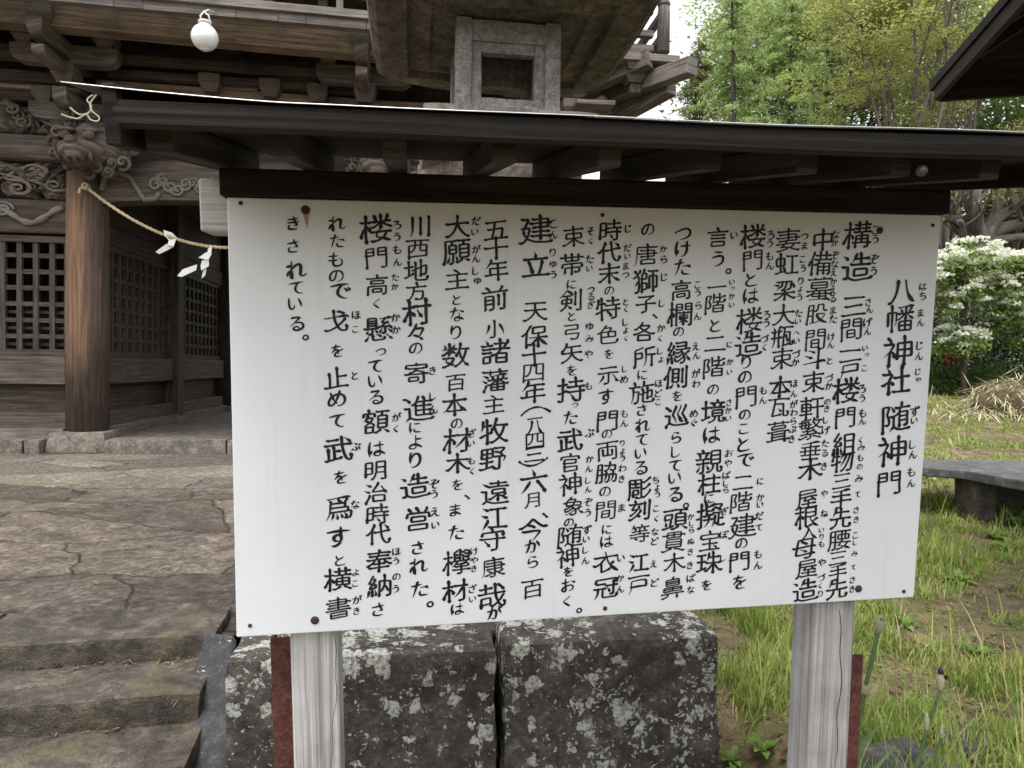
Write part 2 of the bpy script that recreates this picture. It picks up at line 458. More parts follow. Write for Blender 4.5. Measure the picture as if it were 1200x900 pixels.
# ---- stone stairs
W_STEP = stone('worn step stone', (.026, .021, .017), (.085, .070, .056), (.20, .168, .138), 9, bump=1.0, moss=(.085, .072, .030), bdist=.03, rough=.72, spec=.35)
W_CHEEK = stone('blue grey stair cheek stone', (.017, .0175, .019), (.036, .037, .040), (.08, .082, .087), 22, bump=.6, lichen=(.34, .33, .25), lichen2=(.42, .42, .37), lichen_amt=.22, rough=.6)
stairs = thing('stone_staircase', 'short flight of worn brown stone steps leading up to the gate terrace', 'steps', (S0.x, S0.y, 0), SA)
def slab_edge(u0, u1, v0, v1, ztop, th, seed, res=30):
    m = MB(); m.stone(((u0 + u1) / 2, (v0 + v1) / 2, ztop - th / 2), (u1 - u0, v1 - v0, th), .010, .019, 6.5, res, seed)
    return m
rng = random.Random(3)
for k, cuts in enumerate(((-5.2, -3.9, -2.6, -.86, .03), (-5.2, -4.2, -2.9, -.80, .04), (-5.0, -3.6, -2.3, -1.1, .06), (-5, -3.4, -2.2, -.9, .08), (-5, -3.7, -2.0, -.8, .1))):
    for i in range(len(cuts) - 1):
        zt = .5 - .105 * k + rng.uniform(-.008, .008)
        fr = -.29 * k + rng.uniform(-.012, .012)
        m = slab_edge(cuts[i] + .002, cuts[i + 1] - .002, fr, fr + (.42 if k else .385), zt, .13 if k else .12, 10 * k + i, 64 if cuts[i + 1] > -2.5 else 14)
        m.build('step_slab', W_STEP, stairs)
# cheek slab sloping down at the right of the stairs
m = MB()
pA, pB = at(240, 741, 2.74), at(277, 745, 2.74); pD, pC = at(190, 900, 2.33), at(266, 905, 2.27)
ext = 1.55
pD = pA + (pD - pA) * ext; pC = pB + (pC - pB) * ext
N = 26
def cheek_pt(u, v):
    a = pA + (pD - pA) * v; b = pB + (pC - pB) * v; p = a + (b - a) * u
    e = min(u, 1 - u, .12) / .12
    return Vector((p.x, p.y, p.z - .018 * (1 - e) ** 2 + .006 * noise.noise(p * 9)))
g = [cheek_pt(i / 10, j / N) for j in range(N + 1) for i in range(11)]
m.mesh([(p.x, p.y, p.z) for p in g], [(j * 11 + i + 1, j * 11 + i, (j + 1) * 11 + i, (j + 1) * 11 + i + 1) for j in range(N) for i in range(10)], smooth=True)
for i0 in (0, 10):
    for j in range(N):
        a, b = g[j * 11 + i0], g[(j + 1) * 11 + i0]; dz = Vector((0, 0, -.6))
        m.face([a, b, b + dz, a + dz] if i0 == 0 else [b, a, a + dz, b + dz], smooth=True)
m.face([g[i] for i in range(11)] + [g[10] + Vector((0, 0, -.5)), g[0] + Vector((0, 0, -.5))])
ck = m.build('stair_cheek', W_CHEEK, stairs); ck.matrix_parent_inverse = (Matrix.Translation((S0.x, S0.y, 0)) @ Matrix.Rotation(SA, 4, 'Z')).inverted()

# ------------------------------------------------------------------ the shrine gate
GA = R(8.0); G0 = Vector((-5.14, 8.58, .63)); cg, sg = math.cos(GA), math.sin(GA)
def w2g(p): d = Vector(p) - G0; return Vector((d.x * cg + d.y * sg, -d.x * sg + d.y * cg, d.z))
def g2w(p): return Vector((G0.x + p[0] * cg - p[1] * sg, G0.y + p[0] * sg + p[1] * cg, G0.z + p[2]))
GC = w2g(CAM)
def gl(px, py, off):
    d = ray(px, py); dl = Vector((d.x * cg + d.y * sg, -d.x * sg + d.y * cg, d.z))
    return GC + dl * ((off - GC.y) / dl.y)
gate = thing('shrine_gate', 'large dark timber two storey shrine gate with carved beams and lattice bays behind the sign', 'gate', G0, GA)
def gb(m, a, b, off, hpx, dep):
    """beam whose front face at gate depth off runs between photo points a and b"""
    p, q = gl(a[0], a[1], off), gl(b[0], b[1], off)
    h = hpx * (8.58 + off) / FPX
    p.y += dep / 2; q.y += dep / 2
    m.bar(p, q, dep, h); return p, q

POD = stone('pale podium stone', (.085, .074, .062), (.17, .15, .128), (.27, .242, .21), 7, bump=.5, bdist=.015)
m = MB()
PX0, PX1, PY0, PY1 = -4.6, 8.6, -.42, 6.6
rr = random.Random(5); x = PX0
while x < PX1 - .1:                                    # kerb stones
    x2 = min(PX1, x + rr.uniform(1.0, 1.5))
    if -.34 < x < .34: x = .34
    if x < -.34 < x2: x2 = -.34
    if x2 > x + .1: m.stone(((x + x2) / 2, PY0 + .2, -.12), (x2 - x - .012, .4, .25), .02, .007, 5, 10, int(x * 10))
    x = x2
    if abs(x + .34) < .02: x = .34
m.box(PX0, PX1, PY0 + .36, PY1, -.26, -.012)
m.build('podium', POD, gate)

# pillars
def pillar_mat():
    t = NT('worn keyaki pillar'); uv = t.coord('UV', (1.3, 24, 1)); co = t.coord('Object')
    g = t.noise(uv, 1.0, 8, .7, .5)
    dark = t.ramp(g, [(.3, (.035, .026, .022)), (.52, (.085, .062, .05)), (.72, (.16, .12, .10))])
    warm = t.ramp(g, [(.3, (.10, .045, .022)), (.5, (.21, .125, .078)), (.72, (.34, .215, .14))])
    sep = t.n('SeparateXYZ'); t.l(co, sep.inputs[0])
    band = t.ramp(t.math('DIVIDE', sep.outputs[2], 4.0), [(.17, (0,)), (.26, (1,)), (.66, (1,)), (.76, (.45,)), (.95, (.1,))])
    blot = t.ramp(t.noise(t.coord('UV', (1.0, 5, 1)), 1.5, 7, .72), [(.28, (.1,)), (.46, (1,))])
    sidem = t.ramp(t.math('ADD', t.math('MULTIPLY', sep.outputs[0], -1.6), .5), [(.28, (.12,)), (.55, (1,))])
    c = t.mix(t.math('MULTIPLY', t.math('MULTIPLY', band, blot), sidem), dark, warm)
    t.bump(g, .35, .006)
    return t.done(c, .75, .25)
W_PILLAR = pillar_mat()
W_BASE = stone('pillar base stone', (.09, .076, .063), (.19, .163, .138), (.29, .255, .22), 10)
H_P = gl(104, 150, -.2).z
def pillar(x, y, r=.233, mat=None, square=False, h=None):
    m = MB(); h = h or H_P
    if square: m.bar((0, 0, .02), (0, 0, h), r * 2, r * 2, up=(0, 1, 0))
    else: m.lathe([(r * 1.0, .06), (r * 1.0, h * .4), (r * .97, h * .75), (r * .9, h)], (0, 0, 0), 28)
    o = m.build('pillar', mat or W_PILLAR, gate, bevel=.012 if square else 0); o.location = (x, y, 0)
    b = MB(); s_ = r * 1.45
    b.stone((0, 0, -.04), (s_ * 2, s_ * 2, .24), .02, .006, 6, 10, int(x * 7 + y), taper=.1)
    bo = b.build('base_stone', W_BASE, o)
    return o
BAY0, BAY1, BAY2, BAY3 = -2.75, 0.0, 3.3, 5.45
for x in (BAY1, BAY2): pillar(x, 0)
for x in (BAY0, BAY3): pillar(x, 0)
for x in (BAY0, BAY1 - .16, BAY2 + .16, BAY3):
    dx = .3 if x == BAY1 - .16 else (-.3 if x == BAY2 + .16 else 0)
    pillar(x + dx, 2.55, .15, W_DARK, True)
    pillar(x + dx * 1.2, 5.2, .2, W_DARK)

def zpx(py, off=0.0, px=40): return gl(px, py, off).z
# lattice bays
def lattice(P, d, L, z0, z1, nv, nh, parent, low=True):
    m = MB(); d = Vector(d).normalized(); P = Vector(P); nrm = Vector((-d.y, d.x, 0))
    fr = .075
    for z in (z0, z1): m.bar(P + Vector((0, 0, z)), P + d * L + Vector((0, 0, z)), .09, fr)
    for s_ in (0, L): m.bar(P + d * s_ + Vector((0, 0, z0 + .04)), P + d * s_ + Vector((0, 0, z1 - .04)), .088, fr, up=tuple(d))
    for i in range(1, nv): 
        q = P + d * (L * i / nv); m.bar(q + Vector((0, 0, z0 + .03)), q + Vector((0, 0, z1 - .03)), .05, .058, up=tuple(d))
    for i in range(1, nh):
        z = z0 + (z1 - z0) * i / nh
        m.bar(P + Vector((0, 0, z)) + nrm * .006, P + d * L + Vector((0, 0, z)) + nrm * .006, .045, .052)
        if low and i < nh * .5:
            zz = z - (z1 - z0) / nh * .48
            m.bar(P + Vector((0, 0, zz)) + nrm * .06, P + d * L + Vector((0, 0, zz)) + nrm * .06, .03, .035)
    return m.build('lattice_window', W_GREY2, parent)
W_GREY2 = wood('grey brown lattice timber', (0.02593, 0.02058, 0.01641), (0.07409, 0.05968, 0.04797), (0.1408, 0.1166, 0.09467), 36)
W_RAIL = wood('brown grey rail timber', (0.03856, 0.03035, 0.02463), (0.1012, 0.08032, 0.06569), (0.2024, 0.1652, 0.1355), 34)
ZL1, ZL0 = zpx(281), zpx(413)
ZR1, ZR0 = zpx(417, -.06), zpx(450, -.06)
def bay(P, d, L, nv, front=True):
    P = Vector(P); d = Vector(d).normalized(); n_ = Vector((-d.y, d.x, 0))
    lattice(P, d, L, ZL0, ZL1, nv, 7, gate)
    def b(name, z0, z1, o, dep, mat):
        m = MB(); q = P + n_ * o
        m.bar(q + Vector((0, 0, (z0 + z1) / 2)), q + d * L + Vector((0, 0, (z0 + z1) / 2)), dep, z1 - z0); m.build(name, mat, gate, bevel=.008)
    b('waist_rail', ZR0, ZR1, -.02, .17, W_RAIL)
    b('plank_panel', .27, ZR0 + .01, .05, .04, W_DARK)
    b('sill_beam', .10, .29, -.02, .15, W_RAIL)
    b('ground_sill', -.02, .11, -.05, .22, W_GREY)
bay((BAY0 + .2, -.02, 0), (1, 0, 0), BAY1 - BAY0 - .4, 13)
bay((BAY2 + .2, -.02, 0), (1, 0, 0), BAY3 - BAY2 - .4, 13)
for sx, s_ in ((BAY1, 1), (BAY2, -1)):
    a = Vector((sx, .2, 0)); b_ = Vector((sx + .14 * s_, 2.42, 0)); e = Vector((sx + .14 * s_, 2.70, 0)); f_ = Vector((sx + .2 * s_, 5.05, 0))
    if s_ > 0:
        bay(a, b_ - a, (b_ - a).length, 11); bay(e, f_ - e, (f_ - e).length, 11)
    else:
        bay(b_, a - b_, (b_ - a).length, 11); bay(f_, e - f_, (f_ - e).length, 11)
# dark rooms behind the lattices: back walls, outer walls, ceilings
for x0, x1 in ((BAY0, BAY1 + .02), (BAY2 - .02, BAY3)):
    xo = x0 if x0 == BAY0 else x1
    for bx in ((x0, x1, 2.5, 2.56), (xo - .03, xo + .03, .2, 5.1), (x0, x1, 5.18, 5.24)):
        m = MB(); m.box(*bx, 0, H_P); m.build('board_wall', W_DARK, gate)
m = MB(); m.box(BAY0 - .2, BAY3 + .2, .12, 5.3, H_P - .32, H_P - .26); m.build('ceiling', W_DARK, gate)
# rails over the passage bays and side lintels
for sx, s_ in ((BAY1, 1), (BAY2, -1)):
    m = MB(); m.bar((sx, .2, ZL1 + .16), (sx + .2 * s_, 5.1, ZL1 + .16), .16, .24); m.bar((sx, .2, ZL1 + .62), (sx + .2 * s_, 5.1, ZL1 + .62), .1, .66)
    m.build('side_lintel', W_DARK, gate, bevel=.01)

# ---- carved relief panels
def relief(x0, x1, z0, z1, y, depth, seed, name, par, nx=200, nz=56, style=0):
    m = MB(); V = []
    for j in range(nz + 1):
        for i in range(nx + 1):
            x = x0 + (x1 - x0) * i / nx; z = z0 + (z1 - z0) * j / nz
            p = Vector((x * 3.2, seed * 5.3, z * 3.2))
            w = Vector((noise.noise(p * 1.1 + Vector((7, 0, 0))), 0, noise.noise(p * 1.1 + Vector((0, 9, 0))))) * 1.5
            q = p + w
            a = 1 - abs(noise.noise(q * 1.25)) * 2.4
            b = 1 - abs(noise.noise(q * 2.9 + Vector((3, 1, 2)))) * 2
            c = math.sin(q.x * 3.1 + 2.4 * math.sin(q.z * 2.3))
            h = max(0, a) ** .6 * .55 + max(0, b) ** .7 * .35 + .15 * c - (.5 if a < -.25 else 0)
            e = min(i, nx - i, j * 2, (nz - j) * 2) / 6.0
            h = max(-.6, h) * min(1, e)
            V.append((x, y - depth * h, z))
    n = nx + 1
    m.mesh(V, [(j * n + i, j * n + i + 1, (j + 1) * n + i + 1, (j + 1) * n + i) for j in range(nz) for i in range(nx)],
           [[(V[k][0], V[k][2]) for k in (j * n + i, j * n + i + 1, (j + 1) * n + i + 1, (j + 1) * n + i)] for j in range(nz) for i in range(nx)], smooth=True)
    o = m.build(name, W_CARVE, par)
    q = random.Random(seed + 40); t = MB(); H = z1 - z0                   # undercut curls standing proud of the panel
    for k in range(int((x1 - x0) * 9)):
        cx = x0 + .06 + (x1 - x0 - .12) * q.random(); cz = z0 + H * q.uniform(.22, .8); r0 = H * q.uniform(.14, .30); tw = q.uniform(1.1, 1.9) * q.choice((-1, 1)); ph = q.uniform(0, 6.28)
        yy = y - depth * q.uniform(.45, .8); tail = q.uniform(.5, 1.6) * r0 * 2; P = []
        for i in range(26):
            f = i / 25; r_ = r0 * (1 - .86 * f); a = ph + tw * 6.283 * f; P.append((cx + 1.25 * r_ * math.cos(a), yy - .03 * f, cz + .8 * r_ * math.sin(a)))
        d0 = (Vector(P[0]) - Vector(P[1])).normalized(); P = [tuple(Vector(P[0]) + d0 * tail + Vector((0, .05, .2 * tail * math.sin(ph)))), tuple(Vector(P[0]) + d0 * tail * .5)] + P
        P = [(p[0], p[1], min(z1 - .01, max(z0 + .01, p[2]))) for p in P]
        t.tube(P, [.006, .018] + [.024 - .012 * i / 25 for i in range(26)], 5)
    t.build('curl_carving', W_CARVE2, o)
    return o
W_CARVE2 = wood('lighter carved timber', (.07, .055, .044), (.165, .137, .113), (.30, .26, .215), 18)
XL = BAY0 + .15; XR = BAY1 - .17
z_ = lambda py, off=0: gl(45, py, off).z
for x0, x1 in ((BAY0 + .15, BAY1 - .17), (BAY2 + .17, BAY3 - .15)):
    relief(x0, x1, z_(236), z_(190), .10, .24, 1, 'carved_transom', gate)
    relief(x0, x1, z_(160, -.05), z_(118, -.05), .08, .24, 2, 'carved_transom', gate)
    m = MB(); m.bar((x0 - .1, .02, (z_(160) + z_(191)) / 2), (x1 + .1, .02, (z_(160) + z_(191)) / 2), .3, z_(160) - z_(191))
    m.build('tie_beam', W_RAIL, gate, bevel=.07)
    m = MB(); hb = (z_(236) + z_(275)) / 2
    m.bar((x0 - .1, 0, hb), (x1 + .1, 0, hb), .2, z_(236) - z_(275)); hbm = m.build('scroll_beam', W_DARK, gate, bevel=.02)
    # raised scrolls on the beam: a long wave line and spirals
    t = MB(); xe = x1 - .03; zc = z_(257)
    pts = []
    for k in range(40):
        s_ = k / 39; xx = xe - .02 - s_ * 1.0
        pts.append((xx, -.115, zc + .10 * math.cos(s_ * 8.5) * (1 - .35 * s_) + .02))
    t.tube(pts, [.026 + .016 * math.sin(k * .5) ** 2 for k in range(40)], 6)
    t.build('wave_carving', W_GREY, hbm)
    for cx, cz, r0, tw in ((xe - .68, zc + .08, .12, 2.1), (xe - 1.3, zc - .02, .15, 2.3), (xe - 1.75, zc + .04, .12, 2.0)):
        pts = [(cx + r0 * (1 - k / 34) * math.cos(k / 33 * tw * 6.28), -.115, cz + .8 * r0 * (1 - k / 34) * math.sin(k / 33 * tw * 6.28)) for k in range(34)]
        t = MB(); t.tube(pts, .022, 6); t.build('scroll_carving', W_GREY, hbm)

# rainbow beam over the passage, with wave carving at both ends
m = MB(); zb, zt = gl(180, 243, -.1).z, gl(180, 206, -.1).z
n = 24; prof = []
def rb_t(s_): return zt + .05 + .16 * (math.sin(math.pi * s_)) ** .7
def rb_b(s_): return zb + .10 * (math.sin(math.pi * s_)) ** .5
xs = [BAY1 + .2 + (BAY2 - BAY1 - .4) * i / n for i in range(n + 1)]
poly = [(xs[i], rb_b(i / n)) for i in range(n + 1)] + [(xs[i], rb_t(i / n)) for i in range(n, -1, -1)]
m.prism(poly, lambda u, v, d: (u, d, v), -.14, .14)
rb = m.build('rainbow_beam', W_RAIL, gate)
for sgn, x0 in ((1, BAY1 + .2), (-1, BAY2 - .2)):
    t = MB()
    outline = [(0.02, .03), (.06, .20), (.2, .26), (.34, .2), (.42, .06), (.5, -.06), (.62, -.04), (.68, .05)]
    pts = []
    for k in range(len(outline) - 1):
        for q in range(5):
            s_ = q / 5; a, b = outline[k], outline[k + 1]; pts.append((x0 + sgn * (a[0] + (b[0] - a[0]) * s_), -.155, zb + .13 + a[1] + (b[1] - a[1]) * s_))
    t.tube(pts, .03, 6)
    for q in range(11):
        cx = x0 + sgn * (.62 + .085 * q); cz = zb + .26 + .05 * math.sin(q * 1.7); r0 = .085 - .002 * q
        pts = [(cx + r0 * (1 - k / 24) * math.cos(k / 23 * 10 + q), -.155, cz + r0 * (1 - k / 24) * math.sin(k / 23 * 10 + q)) for k in range(24)]
        t.tube(pts, .022, 5)
    t.build('wave_carving', W_GREY, rb)
# dark boarding above the rainbow beam
m = MB(); m.box(BAY1, BAY2, .05, .1, zt, gl(100, 20, 0).z + .3)
for x0, x1 in ((BAY0 - .3, BAY1), (BAY2, BAY3 + .3)): m.box(x0, x1, .12, .18, z_(236), gl(60, 20, 0).z + .3)
m.build('frieze_board', W_DARK, gate)

# lion head on the pillar end (a carved nosing)
def lion(px0, px1, py0, py1, off, parent=gate):
    a = gl(px0, py1, off); b = gl(px1, py0, off); c = (a + b) / 2; W = (b.x - a.x) * 1.18; H = (b.z - a.z) * 1.15
    m = MB(); E = lambda u, v, d, r, amp=.25: m.ell((c.x + u * W, c.y + d, c.z + v * H), r, 14, 10, amp)
    E(.05, -.02, .12, (W * .40, .24, H * .40), .3)
    E(-.08, -.22, -.12, (W * .27, .20, H * .20)); E(-.10, -.36, -.08, (W * .22, .16, H * .10))      # muzzle, jaw
    E(-.10, -.10, -.28, (.07, .06, .05)); E(-.22, .02, -.16, (.06, .05, .05)); E(.06, .02, -.18, (.06, .05, .05))   # nose, eyes
    E(-.24, .13, -.12, (.10, .06, .035)); E(.08, .13, -.13, (.11, .06, .035))                     # brows
    E(-.42, .18, .05, (.07, .05, .10)); E(.36, .16, .05, (.08, .05, .11))                         # ears
    q = random.Random(4)
    for k in range(26):                                                                           # curled mane
        an = k / 26 * 6.283; rr_ = .40 + .1 * (k % 2)
        cx, cz = c.x + W * rr_ * math.cos(an) + W * .04, c.z + H * rr_ * math.sin(an)
        r0 = q.uniform(.05, .085); dy = c.y + q.uniform(-.05, .1)
        pts = [(cx + r0 * (1 - i / 20) * math.cos(i * .6 + k), dy - i * .004, cz + r0 * (1 - i / 20) * math.sin(i * .6 + k)) for i in range(18)]
        m.tube(pts, .026, 6)
    for k in range(5): m.tube([(c.x + W * (-.3 + .1 * k), c.y - .22, c.z - H * .2), (c.x + W * (-.28 + .1 * k), c.y - .27, c.z - H * .33), (c.x + W * (-.25 + .09 * k), c.y - .2, c.z - H * .42)], .022, 6)
    return m.build('lion_head_carving', W_CARVE, parent)
lion(64, 148, 136, 196, -.45)
c = gl(104, 165, -.1); m = MB(); m.bar((c.x + .1, -.35, c.z - .05), (c.x + .1, .2, c.z - .05), .42, .4); m.build('nosing_block', W_CARVE, gate, bevel=.05)
xx = BAY2; lo2 = bpy.data.objects['lion_head_carving'].copy(); COL.objects.link(lo2); lo2.parent = gate; lo2.location = (BAY2, 0, 0)

# ---- bracket sets
def boat_arm(m, c, L, w, h, along='x'):
    """bracket arm with upswept rounded ends"""
    n = 6; pts = []
    for k in range(n + 1):
        a = math.pi / 2 * k / n; pts.append((L / 2 - .16 + .16 * math.sin(a), -h / 2 + .5 * h * (1 - math.cos(a)) * 1.1))
    poly = [(-u, v) for u, v in pts[::-1]] + pts + [(L / 2, h / 2), (-L / 2, h / 2)]
    if along == 'x': m.prism(poly, lambda u, v, d: (c[0] + u, c[1] + d, c[2] + v), -w / 2, w / 2)
    else: m.prism(poly, lambda u, v, d: (c[0] + d, c[1] + u, c[2] + v), w / 2, -w / 2)
def bearing(par, c, s_, h):
    m = MB(); _bearing(m, c, s_, h); return m.build('bearing_block', W_BRK, par, bevel=.006)
def _bearing(m, c, s_, h):
    """bearing block: straight upper half over a cut-back foot"""
    x, y, z = c; t = s_ / 2; b = t * .66
    def ring(r, zz): return [(x - r, y - r, zz), (x + r, y - r, zz), (x + r, y + r, zz), (x - r, y + r, zz)]
    R_ = [ring(b, z), ring(b * 1.03, z + h * .12), ring(t, z + h * .48), ring(t, z + h)]
    for k in range(3):
        for j in range(4):
            j2 = (j + 1) % 4; m.face([R_[k][j], R_[k][j2], R_[k + 1][j2], R_[k + 1][j]], [(j, 0), (j + .2, 0), (j + .2, .2), (j, .2)])
    m.face(R_[0][::-1], [(0, 0)] * 4); m.face(R_[3], [(0, 0)] * 4)
ZK0 = gl(74, 100, -.5).z; ZK1 = gl(74, 67, -.5).z; ZK2 = gl(52, 30, -1.0).z
W_BRK = wood('bracket timber', (0.05355, 0.04284, 0.0357), (0.1309, 0.1095, 0.09282), (0.2737, 0.238, 0.2082), 24)
def bracket_set(gx, corner=0, mat=None):
    root = bpy.data.objects.new('bracket_set', None); COL.objects.link(root); root.parent = gate; root.empty_display_size = .1
    a = MB(); b = MB()
    zs = [ZK0 - .28, ZK0 + .02, ZK1 - .02, ZK2 - .02]
    bearing(root, (gx, -.02, zs[0] - .3), .5, .3)
    boat_arm(a, (gx, -.1, zs[0] + .1), 1.15, .15, .2, 'x'); boat_arm(a, (gx, -.25, zs[0] + .1), .9, .15, .2, 'y')
    bearing(root, (gx, -.52, zs[1] - .02), .24, .20)
    for s_ in (-.42, .42): bearing(root, (gx + s_, -.1, zs[0] + .2), .22, .17)
    boat_arm(a, (gx, -.52, ZK1), 1.12, .15, .21, 'x')
    boat_arm(a, (gx, -.6, ZK1 + .03), 1.25, .15, .19, 'y')
    bearing(root, (gx, -1.02, ZK1 + .09), .25, .22)
    for s_ in (-.42, .42): bearing(root, (gx + s_, -.52, ZK1 + .1), .22, .17)
    boat_arm(a, (gx, -.9, ZK1 - .19), .5, .13, .12, 'y')
    if corner:
        a.bar((gx, 0, ZK1 - .05), (gx + corner * 1.15, -1.15, ZK1 + .2), .15, .2)
        a.bar((gx, 0, ZK0 - .1), (gx + corner * .75, -.75, ZK0 + .1), .15, .2)
        boat_arm(a, (gx + corner * .55, 0, ZK1), 1.3, .15, .2, 'x'); boat_arm(a, (gx + corner * .52, .1, ZK1), 1.1, .15, .2, 'y')
        bearing(root, (gx + corner * .52, -.05, zs[1] - .02), .24, .2); bearing(root, (gx + corner * 1.02, -.05, ZK1 + .09), .25, .22); bearing(root, (gx + corner * 1.0, -1.0, ZK1 + .1), .25, .2)
    a.build('bracket_arm', W_BRK, root, bevel=.008) 
    return root
for gx in (BAY1, BAY2): bracket_set(gx)
bracket_set(BAY0, -1); bracket_set(BAY3, 1)

# ---- eave beams and balcony
m = MB(); p, q = gb(m, (0, 10), (425, 51), -1.05, 22, .2)
dv = (q - p) / (q.x - p.x)
m = MB()
def along(x, P=p, D=dv): return P + D * (x - P.x)
zE = lambda x: along(x).z
hE = .26
m.bar((-3.6, -.95, zE(0)), (BAY1 - .02, -.95, zE(0)), .2, hE); m.bar((BAY1 - .02, -.955, zE(0)), (BAY2, -.955, zE(BAY2)), .2, hE); m.bar((BAY2, -.95, zE(BAY2)), (BAY3 - .6, -.95, zE(BAY2) + .02), .2, hE)
m.build('purlin_beam', W_EAVE, gate, bevel=.012)
ZF = zE(BAY1) + hE / 2
m = MB()                                                     # boards under the balcony, joists of the floor edge
m.box(-3.9, BAY3 - .9, -1.4, .2, ZF + .10, ZF + .13)
m.build('balcony_soffit', W_DARK, gate)
m = MB()
for k in range(17): m.bar((-3.8 + k * .56 + rnd.uniform(-.02, .02), -1.42, ZF + .05), (-3.8 + k * .56, .1, ZF + .05), .1, .1)
m.build('balcony_joist', W_DARK, gate, bevel=.006)
m = MB(); x = -3.9
zA = lambda x: gl(210, 12, -1.42).z + (x - 1.0) * dv.z * .6
while x < BAY3 - 1.2:
    x2 = x + rnd.choice((.28, .42, .62)); m.bar((x, -1.46, zA(x) + rnd.uniform(-.004, .004)), (x2 - .006, -1.46, zA(x2)), .09, .10); x = x2
m.build('balcony_edge_plank', W_GREY, gate)
m = MB(); zB = lambda x: gl(330, 10, -1.5).z + (x - 2.4) * dv.z * .6
m.bar((-3.9, -1.5, zB(-3.9)), (BAY3 - .9, -1.5, zB(BAY3 - .9)), .1, .085); m.bar((-3.9, -1.5, zB(-3.9) + .3), (BAY3 - .9, -1.5, zB(BAY3 - .9) + .3), .09, .09)
m.bar((-3.9, -1.5, zB(-3.9) + .75), (BAY3 - .9, -1.5, zB(BAY3 - .9) + .75), .1, .1)
x = -3.5
while x < BAY3 - .95: m.bar((x, -1.5, zB(x)), (x, -1.5, zB(x) + .75), .07, .07, up=(0, 1, 0)); x += 1.1
m.build('balcony_railing', W_GREY, gate, bevel=.006)
# lower tie beam with little bearing blocks
m = MB(); p2, q2 = gb(m, (112, 101), (432, 124), -.16, 16, .2)
m = MB(); m.bar((BAY0, -.06, p2.z), (BAY1, -.06, p2.z), .22, .17); m.bar(p2, q2, .2, .17); m.bar(q2, (BAY3 + .4, -.06, q2.z), .2, .17); m.build('frieze_beam', W_EAVE, gate, bevel=.012)
b = MB(); a = MB()
for px, py in ((245, 104), (316, 110), (372, 116), (430, 112)):
    c = gl(px, py, -.3); bearing(gate, (c.x, -.2, c.z - .02), .24, .2)
for px in (280, 345): c = gl(px, 100, -.2); boat_arm(a, (c.x, -.12, c.z + .02), .5, .12, .16)
a.build('bracket_arm', W_BRK, gate)
m = MB()
for py, off in ((84, -.25), (66, -.4)): gb(m, (125, py), (432, py + 22), off, 9, .12)
m.build('bracket_tie', W_DARK, gate, bevel=.008)
m = MB()
for py, off, h in ((112, -.1, 12), (88, -.28, 12), (60, -.5, 13)):
    c = gl(30, py, off); m.bar((-3.2, off + .08, c.z), (-.05, off + .08, c.z), .16, h * 8.4 / FPX)
m.build('bracket_tie', W_DARK, gate, bevel=.01)

# ---- right-hand balcony corner
OC = -1.0
m = MB(); c0, c1 = gl(742, 67, OC - .15), gl(797, 69, OC - .15)
m.bar((c0.x - 2.4, OC + .5, c0.z), (c1.x, OC + .5, c1.z), 1.3, .085); m.bar((c1.x - .5, OC + .5, c1.z), (c1.x - .5, 5.5, c1.z), 1.0, .08)
m.build('balcony_floor', W_GREY, gate, bevel=.008)
m = MB(); pb, pt = gl(777, 62, OC), gl(777, 8, OC); r = 8.0 * (8.58 + OC) / FPX
m.lathe([(r * 1.06, 0), (r * 1.0, (pt.z - pb.z) * .85), (r * .92, pt.z - pb.z)], (pb.x, OC, pb.z), 18)
post = m.build('railing_post', W_GREY, gate)
m = MB(); m.lathe([(r * .95, 0), (r * 1.08, .03), (r * .8, .07), (r * .72, .10), (r * 1.0, .17), (r * .9, .24), (r * .4, .31), (.01, .36)], (pb.x, OC, pt.z), 18)
m.build('onion_finial', plain('aged bronze', (.11, .12, .13), .5, .5, .6), post)
m = MB()
for py in (58, 41, 14): c = gl(765, py, OC); m.bar((c.x - 2.5, OC, c.z), (c.x, OC, c.z), .08, .075); m.bar((pb.x, OC, c.z), (pb.x, OC + 4, c.z), .08, .075)
m.build('corner_railing', W_GREY, gate, bevel=.006)
m = MB(); a_, b__ = gl(785, 85, OC - .1), gl(816, 75, OC - .55)
m.bar((a_.x - .55, OC + .75, a_.z - .02), (b__.x - .02, OC - .5, b__.z), .17, .19)
m.build('hip_beam_end', W_GREY, gate, bevel=.01)
m = MB(); a = MB(); lo, hi = gl(742, 122, OC + .3), gl(785, 103, OC)
a.bar((lo.x - .3, .2, lo.z - .05), (hi.x, OC - .05, hi.z), .17, .2)
a.bar((lo.x - 1.3, OC + .45, gl(745, 78, OC + .45).z), (gl(800, 78, OC + .3).x - .1, OC + .45, gl(745, 78, OC + .45).z), .16, .16)
for px, py in ((745, 95), (775, 97)): c = gl(px, py, OC); bearing(gate, (c.x, OC + .1, c.z), .24, .15)
m2 = MB(); c = gl(744, 110, OC + .1); m2.bar((c.x, OC + .12, c.z), (c.x, OC + .12, c.z + .17), .13, .13, up=(0, 1, 0))
c = gl(700, 122, OC - .3); m.bar((c.x - .25, OC - .1, c.z), (c.x + .2, OC - .1, c.z + .01), .5, .05); c = gl(670, 128, OC); bearing(gate, (c.x, OC, c.z - .1), .25, .18)
m2.build('bracket_strut', W_BRK, gate, bevel=.006); m.build('soffit_board', W_BRK, gate, bevel=.006); a.build('bracket_arm', W_BRK, gate, bevel=.01)
